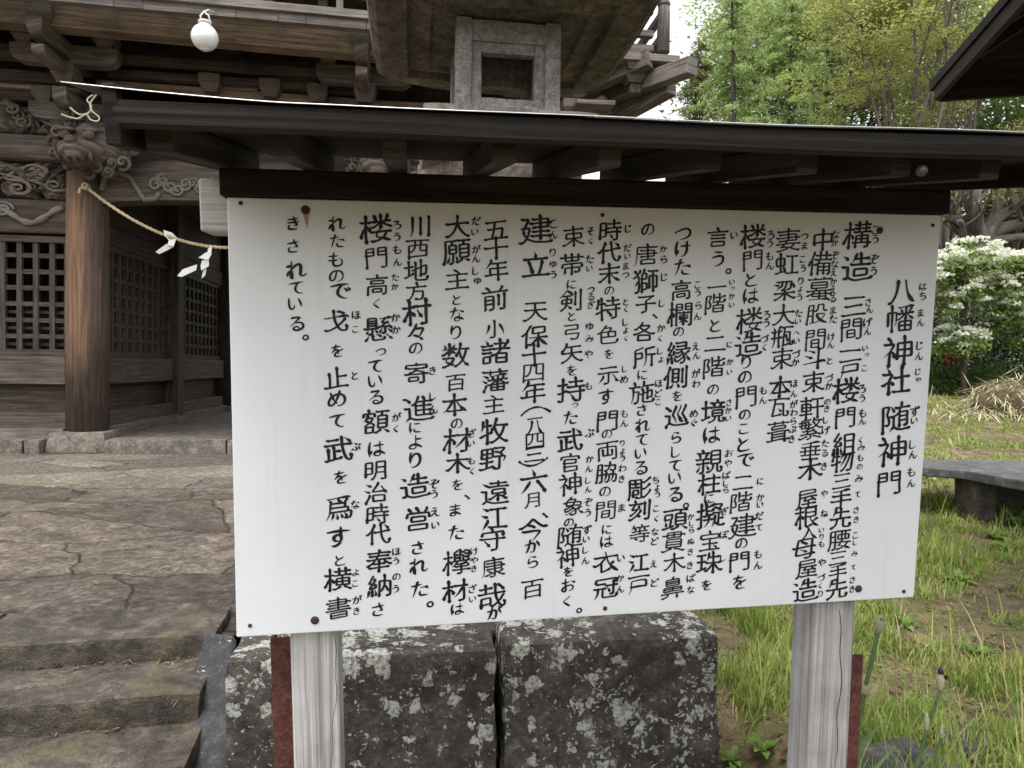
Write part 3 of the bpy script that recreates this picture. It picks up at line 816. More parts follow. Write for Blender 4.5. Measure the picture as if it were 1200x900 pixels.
# upper storey body, rafters and roof
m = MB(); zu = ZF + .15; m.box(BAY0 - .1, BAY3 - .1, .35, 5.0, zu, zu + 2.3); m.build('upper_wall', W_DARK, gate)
m = MB(); e0, e1 = zu + 2.15, zu + 5.2
X0, X1, Y0, Y1 = BAY0 - 1.9, BAY3 + 1.2, -2.1, 7.4; ym = (Y0 + Y1) / 2
nU = 22
def roof_pt(i, j, up):
    s_ = i / nU; t_ = j / 10; k = abs(2 * s_ - 1)
    z = e0 + (e1 - e0) * (t_ ** 1.35) + .5 * k ** 5 * (1 - t_) + up
    inset = 2.6 * t_ * .55
    return (X0 + inset + (X1 - X0 - 2 * inset) * s_, z)
for up, fl in ((0, True), (.25, False)):
    for side in (0, 1):
        V = []
        for j in range(11):
            for i in range(nU + 1):
                x, z = roof_pt(i, j, up); y = Y0 + (ym - Y0) * j / 10
                V.append((x, y if side == 0 else 2 * ym - y, z))
        F = [(j * (nU + 1) + i, j * (nU + 1) + i + 1, (j + 1) * (nU + 1) + i + 1, (j + 1) * (nU + 1) + i) for j in range(10) for i in range(nU)]
        if fl != (side == 1): F = [f[::-1] for f in F]
        m.mesh(V, F, smooth=True)
for side in (0, 1):
    for i in range(nU):
        a, b = roof_pt(i, 0, 0), roof_pt(i + 1, 0, 0); yy = Y0 if side == 0 else 2 * ym - Y0
        m.face([(a[0], yy, a[1]), (b[0], yy, b[1]), (b[0], yy, b[1] + .25), (a[0], yy, a[1] + .25)])
    for i in (0, nU):
        for j in range(10):
            a, b = roof_pt(i, j, 0), roof_pt(i, j + 1, 0); f = lambda jj: Y0 + (ym - Y0) * jj / 10 if side == 0 else 2 * ym - (Y0 + (ym - Y0) * jj / 10)
            m.face([(a[0], f(j), a[1]), (b[0], f(j + 1), b[1]), (b[0], f(j + 1), b[1] + .25), (a[0], f(j), a[1] + .25)])
m.build('roof', W_BLACK, gate)
m = MB()
for k in range(44):
    x = X0 + .3 + k * (X1 - X0 - .6) / 43; s_ = (x - X0) / (X1 - X0); kk = abs(2 * s_ - 1)
    m.bar((x, Y0 + .08, e0 - .06 + .5 * kk ** 5), (x, .4, e0 + .42), .09, .11)
m.build('rafter_row', W_DARK, gate)

# ---- rope, paper streamers, lamp, wire at the gate
ROPE = wood('straw rope', (.32, .24, .12), (.55, .44, .26), (.72, .62, .42), 60, rough=.9)
def gw(px, py, off): return g2w(gl(px, py, off))
A = gl(101, 219, -.27); L0 = gl(268, 290, -.3)
BX = BAY2 - .1
pts = []
mid = (A.x + BX) / 2
sag_k = (A.z - L0.z) / ((mid - A.x) ** 2 - (mid - L0.x) ** 2)
zmin = A.z - sag_k * (mid - A.x) ** 2
for k in range(61):
    x = A.x + (BX - A.x) * k / 60; pts.append((x, -.28, zmin + sag_k * (x - mid) ** 2))
m = MB()
for ph in range(3):                                    # three twisted strands
    m.tube([(p[0], p[1] + .012 * math.cos(i * 2.1 + ph * 2.094), p[2] + .012 * math.sin(i * 2.1 + ph * 2.094)) for i, p in enumerate(pts)], .0125, 6)
for sx in (pts[0], pts[-1]):
    for k in range(4):
        m.tube([(sx[0] + .03 * math.cos(a_ / 8 * 6.28), sx[1] - .01 + .02 * k - .02, sx[2] + .035 * math.sin(a_ / 8 * 6.28)) for a_ in range(9)], .012, 6)
    m.tube([(sx[0], sx[1], sx[2]), (sx[0] - .05, sx[1] - .03, sx[2] - .03), (sx[0] - .06, sx[1] - .03, sx[2] - .09)], [.012, .012, .02], 6)
rope = thing('shrine_rope', 'twisted straw rope strung between the pillars of the gate passage', 'rope', g2w(pts[0]), GA)
ro = m.build('straw_rope', ROPE, rope); ro.location = -Vector(pts[0])
PAPER = plain('white paper', (.80, .80, .79), .8, .2, var=.06)
def streamer(px0, py0, shape, label, yaw):
    c = gl(px0, py0, -.29)
    r = thing('paper_streamer', label, 'paper streamer', g2w(c), GA + yaw, 'paper streamers on the rope')
    s_ = (8.58 - .3) / FPX
    m = MB()
    for i, (poly, tilt) in enumerate(shape):
        m.prism([((x) * s_, (-y) * s_) for x, y in poly], lambda u, v, d, tilt=tilt, i=i: (u, d + tilt * u + .004 * i, v), -.0015, .0015)
    m.build('folded_paper', PAPER, r)
streamer(196, 271, [([(-4, -1), (5, 1), (12, 8), (3, 12), (-3, 5)], .3), ([(2, 10), (10, 9), (7, 18), (0, 16)], -.4), ([(-1, 15), (6, 18), (-8, 28), (-12, 26)], .5)], 'small folded white paper streamer nearest the pillar, hung on the straw rope', .2)
streamer(246, 291, [([(-2, -2), (3, -3), (2, 6), (-4, 6)], -.3), ([(-4, 5), (2, 6), (-2, 14), (-12, 12)], .4), ([(-12, 14), (-2, 12), (-2, 21), (-13, 26), (-14, 20)], -.3), ([(-13, 20), (-14, 27), (-28, 36), (-32, 35), (-27, 27)], .5), ([(-12, 25), (-6, 22), (-9, 32), (-15, 35)], -.5)], 'longer zigzag white paper streamer hanging on the rope next to the sign edge', -.2)

lamp = thing('globe_lamp', 'white glass globe lamp hanging from the eave beam of the gate', 'lamp', (0, 0, 0), 0)
c = gw(240, 44, -1.75); lamp.location = c
m = MB(); rl = 15.5 * 6.85 / FPX; m.lathe([(.03, -rl)] + [(rl * math.sin(a * math.pi / 14), -rl * math.cos(a * math.pi / 14)) for a in range(1, 13)] + [(rl * .45, rl * .93), (rl * .45, rl * 1.15)], (0, 0, 0), 28)
m.build('glass_globe', plain('opal glass', (.85, .85, .83), .25, .5, var=.02), lamp)
m = MB(); m.lathe([(rl * .5, rl * 1.02), (rl * .5, rl * 1.22), (rl * .2, rl * 1.3)], (0, 0, 0), 18); m.build('lamp_cap', plain('cream plastic', (.6, .58, .52), .4), lamp)
m = MB(); m.tube([(-.03, 0, rl * 1.25), (-.045, 0, rl * 1.65), (-.01, .0, rl * 1.98), (.035, 0, rl * 1.7), (.05, .01, rl * 1.25)], .009, 8)
top = gl(240, 20, -1.3); m.tube([(-.01, 0, rl * 1.95), (-.01, .10, rl * 2.5), (-.01, .3, rl * 3.0)], .008, 6)
m.build('hanging_hook', plain('white cord', (.75, .75, .72), .5), lamp)
WIRE = plain('cream cable', (.62, .58, .42), .5)
m = MB()
def wpts(ps, off=-.95): return [gw(x, y, off) for x, y in ps]
def curve(ps, n=8):
    out = []
    for i in range(len(ps) - 1):
        p0, p1, p2, p3 = ps[max(i - 1, 0)], ps[i], ps[i + 1], ps[min(i + 2, len(ps) - 1)]
        for k in range(n):
            t_ = k / n
            out.append(.5 * ((2 * p1) + (p2 - p0) * t_ + (2 * p0 - 5 * p1 + 4 * p2 - p3) * t_ * t_ + (3 * p1 - p0 - 3 * p2 + p3) * t_ ** 3))
    return out + [ps[-1]]
m.tube(curve(wpts([(82, 126), (93, 134), (104, 132), (107, 124), (102, 117), (109, 111)])), .009, 6)
m.tube(curve(wpts([(113, 111), (106, 121), (108, 130), (116, 137), (114, 142), (106, 140), (101, 134), (90, 139), (72, 134)])), .009, 6)
tag(m.build('cable_loop', WIRE), 'loose loop of cream cable knotted above the carved lion head', 'cable')

# ------------------------------------------------------------------ stone lantern
LZ = .14
S_BASE = stone('dark lichened lantern base stone', (.026, .023, .020), (.068, .060, .053), (.15, .135, .12), 16, bump=.9, lichen=(.38, .39, .34), lichen2=(.52, .52, .48), lichen_amt=.56, bdist=.02, rough=.9)
S_FIRE = stone('grey fire box stone', (.15, .143, .134), (.29, .278, .265), (.42, .405, .39), 40, bump=.45, bdist=.006)
S_KASA = stone('brown grey lantern roof stone', (.07, .060, .049), (.165, .142, .115), (.28, .245, .20), 14, bump=.6, bdist=.015, rough=.9)
lantern = thing('stone_lantern', 'tall square stone lantern with wide roof and open fire box standing behind the sign', 'stone lantern', (-.06, 3.1, LZ), R(8))
LB = Matrix.Translation((-.06, 3.1, LZ)) @ Matrix.Rotation(R(8), 4, 'Z')
def l2(px, py, Y): return LB.inverted() @ at(px, py, Y)
xl, xm, xm2, xr = l2(274, 780, 2.25).x, l2(583, 780, 2.25).x, l2(590, 768, 2.27).x, l2(853, 760, 2.32).x
yf = l2(570, 780, 2.25).y
ztop = .63 - LZ
m = MB(); m.stone(((xl + xm) / 2, yf + .75, ztop / 2 - .01), (xm - xl, 1.5, ztop + .04), .02, .020, 3.2, 46, 1); m.build('base_block', S_BASE, lantern)
m = MB(); m.stone(((xm2 + xr) / 2, yf + .76, ztop / 2), (xr - xm2, 1.5, ztop + .05), .024, .022, 3.4, 46, 2); m.build('base_block', S_BASE, lantern)
m = MB(); m.stone((-.02, 0.02, ztop + .09), (1.02, 1.0, .2), .03, .012, 4, 24, 3); m.build('upper_base', S_BASE, lantern)
m = MB(); z0 = ztop + .18
m.lathe([(.36, 0), (.37, .05), (.33, .12), (.22, .18), (.17, .22), (.155, .35), (.165, .62), (.18, .64), (.18, .70), (.165, .72), (.155, 1.0), (.165, 1.2), (.20, 1.28)], (0, 0, z0), 36)
m.build('shaft', S_KASA, lantern)
zc = 2.557 - LZ
m = MB(); m.lathe([(.2, -.38), (.3, -.3), (.36, -.22), (.36, -.15)], (0, 0, zc), 6, smooth=False); m.stone((0, 0, zc - .09), (.70, .70, .18), .02, .005, 6, 16, 4); m.build('platform_slab', stone('pale brown platform stone', (.15, .125, .105), (.27, .23, .20), (.38, .34, .30), 22, bump=.5), lantern)
zk = 2.945 - LZ
hb = .215
m = MB(); H = zk - zc
for sx in (-1, 1):
    for sy in (-1, 1): m.stone((sx * (hb - .033), sy * (hb - .033), zc + H / 2), (.066, .066, H + .01), .008, .003, 14, 8, 5 + sx + 2 * sy)
for q in range(4):
    rot = q * math.pi / 2; c_, s_ = math.cos(rot), math.sin(rot)
    def pl(x, y, z): return (x * c_ - y * s_, x * s_ + y * c_, z)
    def fb(x0, x1, z0, z1, y0, y1):
        P, Q = pl((x0 + x1) / 2, (y0 + y1) / 2, 0), None
        w, d = x1 - x0, y1 - y0
        m.stone((P[0], P[1], (z0 + z1) / 2), (w, d, z1 - z0), .006, .0025, 14, 8, q + int(z0 * 9), rot)
    fb(-hb + .06, hb - .06, zk - .085, zk, -hb + .008, -hb + .07)          # head
    fb(-hb + .06, hb - .06, zc, zc + .055, -hb + .006, -hb + .07)          # foot
    yi0, yi1 = -hb + .022, -hb + .07
    fb(-.152, -.108, zc + .052, zk - .082, yi0, yi1); fb(.108, .152, zc + .052, zk - .082, yi0, yi1)
    fb(-.11, .11, zk - .125, zk - .08, yi0, yi1); fb(-.11, .11, zc + .05, zc + .085, yi0, yi1)
m.build('fire_box', S_FIRE, lantern)
# roof: stepped hollow underside, upswept corners
m = MB(); n = 20
def sq(h, z, lift=0.0):
    pts = []
    for q in range(4):
        for i in range(n):
            s_ = -1 + 2 * i / n; x, y = ((s_, -1), (1, s_), (-s_, 1), (-1, -s_))[q]
            w = noise.noise(Vector((x * 3 * h, y * 3 * h, z * 4))) * .006
            pts.append((x * h, y * h, z + lift * abs(s_) ** 3 + w))
    return pts
hk = .56
rings = [sq(.0, zk + .012), sq(.30, zk + .012), sq(.315, zk - .004, .0), sq(.40, zk + .022, .0), sq(.412, zk - .010, .004), sq(hk - .03, zk - .012, .05), sq(hk, zk + .01, .055), sq(hk + .015, zk + .09, .06), sq(hk - .02, zk + .11, .06), sq(.42, zk + .20, .02), sq(.30, zk + .30), sq(.2, zk + .42), sq(.13, zk + .52), sq(.12, zk + .56)]
V = [p for r_ in rings for p in r_]; N4 = 4 * n
F = [(k * N4 + i, k * N4 + (i + 1) % N4, (k + 1) * N4 + (i + 1) % N4, (k + 1) * N4 + i) for k in range(len(rings) - 1) for i in range(N4)]
m.mesh(V, F, smooth=False); m.face([V[-N4 + i] for i in range(N4)])
ko = m.build('lantern_roof', S_KASA, lantern)
m = MB(); m.lathe([(.16, 0), (.17, .05), (.10, .09), (.12, .16), (.155, .25), (.13, .34), (.05, .42), (.005, .46)], (0, 0, zk + .55), 24); m.build('jewel_finial', S_KASA, lantern)
m = MB(); c = LB.inverted() @ at(549, 737, 2.52); m.stone((c.x, c.y, c.z), (.21, .12, .05), .02, .006, 9, 12, 8)
fs = thing('flat_stone', 'thin blue grey stone chip lying on top of the lantern base', 'stone', at(549, 737, 2.52), 0)
m = MB(); m.stone((0, 0, 0), (.21, .13, .05), .02, .006, 9, 12, 8); m.build('stone_chip', W_CHEEK, fs)

# ------------------------------------------------------------------ the notice sign
BC = Vector((0.20743714, 1.62107762, 0.97829283)); BASE = .76
SX = Vector((.98958476, .14233136, .02153576)); SYB = Vector((-.14349826, .98722897, .06918963)); SZ = Vector((-.01141287, -.07155935, .99737105))
sign = thing('notice_sign', 'white roofed notice board on two grey posts with hand painted black Japanese text', 'sign')
mm = Matrix((SX, SYB, SZ)).transposed().to_4x4(); mm.translation = BC - SZ * BASE
sign.matrix_world = mm
B0 = BASE
# board
t = NT('white painted board'); co = t.coord('Object')
a = t.noise(co, 2.2, 7, .65); g = t.noise(co, 60, 4, .7); v = t.noise(t.coord('Object', (26, 26, 1.1)), 1.0, 6, .7)
cb = t.mix(1.0, (.70, .725, .76), t.ramp(a, [(.3, (.93,)), (.65, (1.03,))]), 'MULTIPLY')
cb = t.mix(t.math('MULTIPLY', t.ramp(v, [(.56, (0,)), (.75, (1,))]), .20), cb, (.45, .42, .36))
cb = t.mix(t.math('MULTIPLY', t.ramp(t.noise(co, 9, 8, .8), [(.63, (0,)), (.72, (1,))]), .16), cb, (.40, .36, .30))
t.bump(t.math('ADD', t.math('MULTIPLY', a, .4), t.math('MULTIPLY', g, .1)), .12, .006)
W_BOARD = t.done(cb, t.ramp(a, [(.3, (.38,)), (.7, (.55,))]), .4)
corners = [(-.80, 0), (.80, 0), (.8126, .9268), (-.7874, .9267)]
m = MB(); m.prism(corners, lambda u, v, d: (u, d, v + B0), 0, .018)
board = m.build('board', W_BOARD, sign, bevel=.0025)
# lettering: sampled glyph outlines, reshaped into brush strokes and filled
TEXT = """
八7234,7471,693 幡7225,6847,736 神7201,6068,798 社7195,5380,742 随7248,4494,796 神7191,3673,811 門7162,2892,677 は7757,7597,195r ち7759,7384,196r ま7737,6982,196r ん7751,6757,196r じ7756,6211,209r ん7760,5957,209r じ7754,5587,168r
ゃ7767,5385,144r ず7726,4629,263r い7727,4411,176r し7725,3834,226r ん7741,3579,214r も7724,3154,227r ん7741,2879,215r 構6014,8756,713 造6042,8028,745 三6014,7135,588 間5974,6590,589 一5970,6100,510 戸5977,5645,581 楼5921,5161,686
門5932,4518,559 組5928,3893,641 物5907,3465,599 三5919,2994,466 手5923,2561,541 先5929,2080,567 腰5925,1543,606 三5922,1103,446 手5928,749,472 先5924,330,573 こ6454,8884,195r う6466,8676,207r ぞ6463,8217,242r う6461,7944,220r
さ6373,7232,185r ん6412,7058,186r げ6382,6755,232r ん6393,6547,186r い6345,6152,140r っ6395,5991,105r こ6359,5680,152r ろ6321,5194,211r う6334,4967,199r も6366,4623,208r ん6376,4425,196r く6352,3969,160r み6380,3797,197r も6363,3539,172r
の6362,3321,148r み6359,3038,210r て6349,2645,161r さ6332,2268,174r き6345,2034,174r こ6340,1642,162r し6337,1466,137r み6339,1196,162r て6333,848,137r さ6324,534,175r き6330,308,175r 中5158,8637,551 備5116,8105,609 蟇5127,7523,651
股5086,6948,556 間5085,6358,558 斗5077,5918,559 束5085,5370,561 軒5071,4758,610 繁5052,4269,600 垂5076,3743,530 木5085,3288,591 屋5039,2575,557 根5059,2142,637 入5124,1764,457 母5033,1361,597 屋5116,878,539 造5098,333,626
な5463,8761,192r か5455,8575,181r ぞ5475,8296,204r な5474,8089,193r え5460,7901,182r か5470,7698,182r え5468,7505,194r る5467,7306,182r ま5492,7033,194r た5502,6833,194r け5476,6421,183r ん5474,6235,184r と5469,5863,172r づ5466,5462,207r
か5475,5269,196r の5454,4892,156r き5450,4735,169r し5433,4470,169r げ5445,4216,217r た5442,3905,181r る5441,3677,182r き5444,3364,194r や5476,2692,183r ね5499,2212,196r い5451,1808,135r り5459,1645,147r も5468,1470,160r や5496,1000,209r
づ5495,636,210r く5486,430,161r り5496,234,173r 妻4320,8623,599 虹4299,8084,584 梁4274,7491,547 大4270,6919,548 瓶4256,6433,572 束4278,5923,552 本4254,5262,554 瓦4246,4771,531 葺4251,4213,580 つ4706,8706,179r ま4716,8501,179r
こ4685,8192,157r う4694,7986,179r り4656,7701,179r ょ4659,7520,135r う4639,7332,180r た4633,6962,180r い4630,6779,147r へ4607,6517,147r い4616,6327,147r づ4612,6027,204r か4609,5831,193r ほ4602,5338,193r ん4601,5098,182r が4606,4857,205r
わ4617,4653,178r ら4614,4457,178r ぶ4604,4261,190r き4596,4037,191r 楼3456,8684,612 門3470,8150,515 と3448,7715,318 は3461,7356,363 楼3438,6798,640 造3430,6242,642 り3395,5850,311 の3380,5499,311 門3424,5034,569 の3407,4626,266
こ3395,4298,255 と3396,3933,352 で3464,3553,378 二3422,3028,464 階3390,2559,551 建3459,1995,652 の3431,1568,283 門3397,1133,543 を3415,634,347 ろ3876,8727,198r う3867,8539,187r も3868,8258,198r ん3887,8038,199r ろ3854,6929,189r
う3850,6736,200r づ3819,6382,201r く3827,6178,178r も3832,5187,191r ん3841,4959,191r に3850,3044,172r か3865,2661,197r い3859,2483,161r だ3851,2217,210r て3861,1937,173r も3855,1291,211r ん3865,1020,212r 言2627,8644,495 う2642,8175,346
。2895,7904,141 一2635,7555,433 階2609,7171,510 と2619,6683,294 二2632,6270,491 階2622,5725,548 の2616,5218,264 境2642,4708,609 は2617,4170,395 親2588,3559,672 柱2592,3025,566 に2603,2675,241 擬2645,2275,702 宝2645,1673,535
珠2644,1139,609 を2599,604,256 い3004,8701,173r い2985,7660,131r っ3006,7522,98r か2996,7343,153r い3002,7148,131r に2978,6243,143r か3002,5853,165r い2999,5617,132r さ3012,4919,168r か3000,4736,168r い3006,4547,144r お3051,3738,193r
や3029,3495,194r ば3002,3217,194r し2996,3030,158r ら3002,2866,158r ぎ2988,2368,195r ぼ2988,1801,208r し2982,1242,172r つ1797,8704,360 け1806,8379,351 た1801,7977,362 高1793,7472,491 欄1775,6938,632 の1758,6540,236 縁1760,6077,603
側1705,5499,572 を1759,5083,238 巡1756,4626,564 ら1757,4131,271 し1760,3800,272 て1756,3473,296 い1752,3185,296 る1773,2808,357 。2037,2532,144 頭1789,2208,609 貫1760,1683,562 木1785,1181,516 鼻1770,589,590 こ2175,7591,161r
う2180,7414,172r ら2205,7134,183r ん2196,6888,184r え2172,6210,195r ん2194,6003,184r が2195,5599,218r わ2202,5354,196r め2167,4676,189r ぐ2174,4454,190r か2164,2264,168r し2180,2105,132r ら2185,1947,156r ぬ2186,1682,169r き2181,1428,169r
き2178,1103,181r ば2205,792,206r な2207,506,182r の990,8788,282 唐955,8241,566 獅962,7666,589 子978,7153,453 、1195,6886,127 各949,6530,508 所960,5979,531 に932,5574,234 施924,5172,597 さ936,4782,266 れ955,4432,337
て950,4093,279 い928,3781,268 る935,3450,327 彫915,2964,597 刻926,2456,540 等937,1911,483 江922,1223,520 戸932,693,522 か1356,8372,169r ら1372,8147,179r じ1387,7756,180r し1348,7180,170r か1345,6621,192r く1324,6392,160r
し1330,6110,160r ょ1361,5915,139r ほ1321,5374,182r ど1315,5156,183r こ1314,4949,140r ち1292,3153,176r ょ1337,2979,141r う1341,2823,165r こ1325,2488,154r く1331,2244,166r な1302,1936,178r ど1307,1720,190r え1290,1175,178r ど1330,731,203r
時140,8747,525 代117,8278,536 末129,7823,507 の130,7444,207 特116,7059,561 色120,6480,490 を142,6050,220 示134,5566,482 す105,5095,347 門136,4543,526 の129,4246,229 両146,3857,505 脇126,3359,529 の104,2922,254
間128,2486,521 に164,2042,232 は162,1758,291 衣159,1259,595 冠156,646,597 じ537,8804,176r だ529,8384,187r い533,8200,135r ま500,7986,166r つ493,7787,167r と515,7201,157r く518,7035,157r し512,6758,168r ょ526,6571,136r
く530,6393,137r し516,5716,158r め504,5475,180r も522,4704,184r ん527,4480,184r り489,4030,150r ょ503,3848,139r う495,3690,162r わ499,3451,185r き492,3206,174r ま504,2535,198r い507,1348,176r か498,880,188r ん503,615,188r
束-688,8609,497 帯-717,8010,529 に-718,7576,214 剣-740,7229,542 と-705,6881,205 弓-701,6531,401 矢-702,6079,494 を-697,5690,237 持-703,5259,631 っ-621,4911,145 た-719,4629,303 武-713,4120,583 官-708,3606,500 神-703,3121,563
象-617,2610,491 の-724,2240,209 随-690,1924,604 神-747,1450,568 を-731,1094,235 お-727,775,310 く-754,388,286 。-465,163,137 そ-308,8728,184r く-305,8518,174r た-326,8124,184r い-323,7926,144r つ-291,7456,165r る-289,7307,165r
ぎ-276,7132,175r ゆ-306,6657,186r み-303,6390,186r や-324,6042,197r も-315,5341,177r ぶ-276,4279,220r か-262,3685,184r ん-278,3461,172r し-293,3199,160r ん-290,2985,160r ぞ-286,2697,210r う-295,2451,186r ず-302,2050,223r い-318,1834,161r
し-333,1586,174r ん-330,1337,187r 建-1510,8739,709 立-1515,8000,592 天-1519,6978,525 保-1532,6447,597 十-1539,6033,548 四-1552,5647,488 年-1560,5219,571 ︵-1501,4816,746 一-1518,4632,334 八-1517,4424,395 四-1515,4126,431 三-1526,3827,432
︶-1543,3647,750 六-1540,3208,614 月-1568,2785,398 、-1275,2427,146 今-1559,2114,630 か-1556,1734,340 ら-1554,1364,292 百-1551,726,513 こ-1135,8868,181r ん-1133,8640,191r り-1150,8259,191r ゅ-1138,8005,162r う-1136,7784,182r 五-2386,8712,521
十-2376,8328,532 年-2376,7868,524 前-2410,7259,585 小-2410,6597,458 諸-2395,6102,639 藩-2410,5480,591 主-2435,4964,462 牧-2430,4354,635 野-2448,3743,637 遠-2406,2995,641 江-2430,2411,631 守-2460,1926,597 康-2448,1285,539 哉-2478,609,637
が-2418,234,326 大-3214,8768,522 願-3227,8242,640 主-3220,7666,497 と-3236,7230,224 な-3233,6914,303 り-3259,6533,304 数-3262,6033,609 百-3265,5440,424 本-3292,4952,554 の-3247,4546,243 材-3248,4165,615 木-3239,3664,512 を-3242,3189,245
、-3026,2908,129 ま-3291,2624,281 た-3276,2113,329 欅-3250,1427,672 材-3301,777,580 は-3255,357,273 だ-2816,8895,195r い-2841,8665,156r が-2813,8306,195r ん-2818,8104,176r し-2828,7848,176r ゅ-2790,7631,157r ざ-2916,4334,198r い-2934,4099,152r
も-2936,3715,164r く-2919,3477,164r け-2876,1671,178r や-2877,1458,178r き-2877,1275,155r ざ-2914,818,203r い-2915,572,155r 川-4022,8748,474 西-4053,8291,476 地-4083,7836,528 方-4088,7396,457 村-4092,6952,615 々-4096,6533,366 の-4116,6185,272
寄-4105,5661,546 進-4067,4880,648 に-4151,4476,250 よ-4143,4156,319 り-4158,3765,354 造-4164,3178,619 営-4103,2435,600 さ-4121,1808,301 れ-4113,1399,383 た-4089,871,361 。-3859,505,152 き-3763,5711,180r し-3767,5161,170r ん-3759,4865,202r
ぞ-3749,3224,231r う-3751,2999,197r え-3737,2600,209r い-3728,2301,174r 楼-4918,8694,669 門-4917,8093,499 高-4910,7529,480 く-4927,7131,236 懸-4899,6612,607 っ-4855,6115,206 て-4973,5811,289 い-4983,5495,290 る-4973,5150,311 額-4984,4620,604
は-4977,4031,348 明-5001,3555,496 治-5009,3059,531 時-4976,2587,499 代-4966,2143,534 奉-4958,1547,582 納-4967,978,561 さ-4992,449,299 ろ-4484,8779,184r う-4487,8534,184r も-4490,8268,185r ん-4483,8012,185r た-4539,7687,154r か-4541,7496,154r
か-4534,6847,196r か-4522,6586,186r が-4545,4715,203r く-4559,4456,181r ほ-4583,1739,184r う-4597,1530,172r の-4590,1169,173r う-4611,899,185r れ-5721,8789,329 た-5718,8426,280 も-5751,8046,311 の-5743,7705,281 で-5674,7384,393 戈-5762,6767,515
を-5760,6145,264 止-5787,5571,499 め-5786,5125,368 て-5789,4652,320 武-5774,4039,598 を-5748,3432,289 爲-5800,2765,602 す-5813,2120,459 と-5796,1599,247 横-5844,1174,608 書-5846,528,554 ほ-5354,6897,183r こ-5370,6596,143r と-5403,5620,174r
ぶ-5412,4088,201r な-5452,2822,191r よ-5462,1316,170r こ-5478,1065,147r が-5445,704,205r き-5461,446,171r き-6587,8771,275 さ-6599,8311,276 れ-6562,7833,385 て-6557,7454,277 い-6595,7123,278 る-6576,6714,309 。-6399,6427,130
"""
fc = bpy.data.curves.new('glyph_source', 'FONT'); fo = bpy.data.objects.new('glyph_source', fc); COL.objects.link(fo)
CACHE = {}
def sample_glyph(ch):
    if ch in CACHE: return CACHE[ch]
    fc.body = ch
    dg = bpy.context.evaluated_depsgraph_get(); dg.update()
    cu = fo.to_curve(dg); loops = []
    for sp in cu.splines:
        P = []
        bp = sp.bezier_points; n_ = len(bp)
        for i in range(n_):
            a, b = bp[i], bp[(i + 1) % n_]
            p0, p1, p2, p3 = a.co, a.handle_right, b.co, b.handle_left
            p2, p3 = p3, p2
            L = (b.co - a.co).length; k = max(1, int(L / .022))
            for j in range(k):
                s_ = j / k; q = 1 - s_
                P.append((p0 * q ** 3 + p1 * 3 * q * q * s_ + p2 * 3 * q * s_ * s_ + p3 * s_ ** 3).to_2d())
        if len(P) > 2: loops.append(P)
    fo.to_curve_clear()
    if not loops: CACHE[ch] = None; return None
    xs = [p.x for l in loops for p in l]; ys = [p.y for l in loops for p in l]
    cx, cy = (min(xs) + max(xs)) / 2, (min(ys) + max(ys)) / 2; sz = max(max(xs) - min(xs), max(ys) - min(ys))
    if ch in '、。': sz *= 1.0
    out = [[((p.x - cx) / sz, (p.y - cy) / sz) for p in l] for l in loops]
    area = lambda l: sum(l[i][0] * l[(i + 1) % len(l)][1] - l[(i + 1) % len(l)][0] * l[i][1] for i in range(len(l))) / 2
    big = max(out, key=lambda l: abs(area(l))); sgn = 1 if area(big) > 0 else -1
    CACHE[ch] = (out, sgn, sum(len(l) for l in out)); return CACHE[ch]
def brush_outline(ch, seed, ruby):
    g_ = sample_glyph(ch)
    if g_ is None: return None
    kana = 0x3040 < ord(ch) < 0x30ff
    kx, ky = (1.03, .97) if ruby else ((1.06, .98) if kana else (.91, .85))
    loops, sgn, npt = g_; res = []
    dense = max(.0, min(1.0, (npt - 120) / 500.0))
    bold = (.034 if not ruby else .036) * (1 - .60 * dense)
    if ch in '。': bold = .05
    if ch in '︵︶': bold = -.008
    for l in loops:
        n_ = len(l); P = [Vector(p) for p in l]; Q = []
        for i in range(n_):
            a, b = P[(i - 2) % n_], P[(i + 2) % n_]; p = P[i]
            tg = b - a
            nr = Vector((tg.y, -tg.x)) * sgn
            if nr.length < 1e-6: nr = Vector((0, 0))
            else: nr.normalize()
            cv = (p - (a + b) / 2).dot(nr)
            horiz = nr.y ** 2                                   # edges of horizontal strokes stay thin
            d = bold * (1.22 - .38 * horiz) + max(0, cv) * 1.35
            d += (.024 if not ruby else .016) * noise.noise(Vector((p.x * 4.5 + seed * 3.7, p.y * 4.5, seed)))
            Q.append(p + nr * d)
        for _ in range(2): Q = [(Q[(i - 1) % n_] + Q[i] * 2 + Q[(i + 1) % n_]) / 4 for i in range(n_)]
        W = []
        for p in Q:
            wx = .028 * noise.noise(Vector((p.x * 1.6, p.y * 1.6, seed * 1.9))); wy = .028 * noise.noise(Vector((p.x * 1.6 + 9, p.y * 1.6, seed * 2.3)))
            x, y = p.x * kx + wx, p.y * ky + wy
            y += .085 * x - .05 * x * x                          # strokes rise to the right
            W.append(Vector((x, y, 0)))
        res.append(W)
    return res
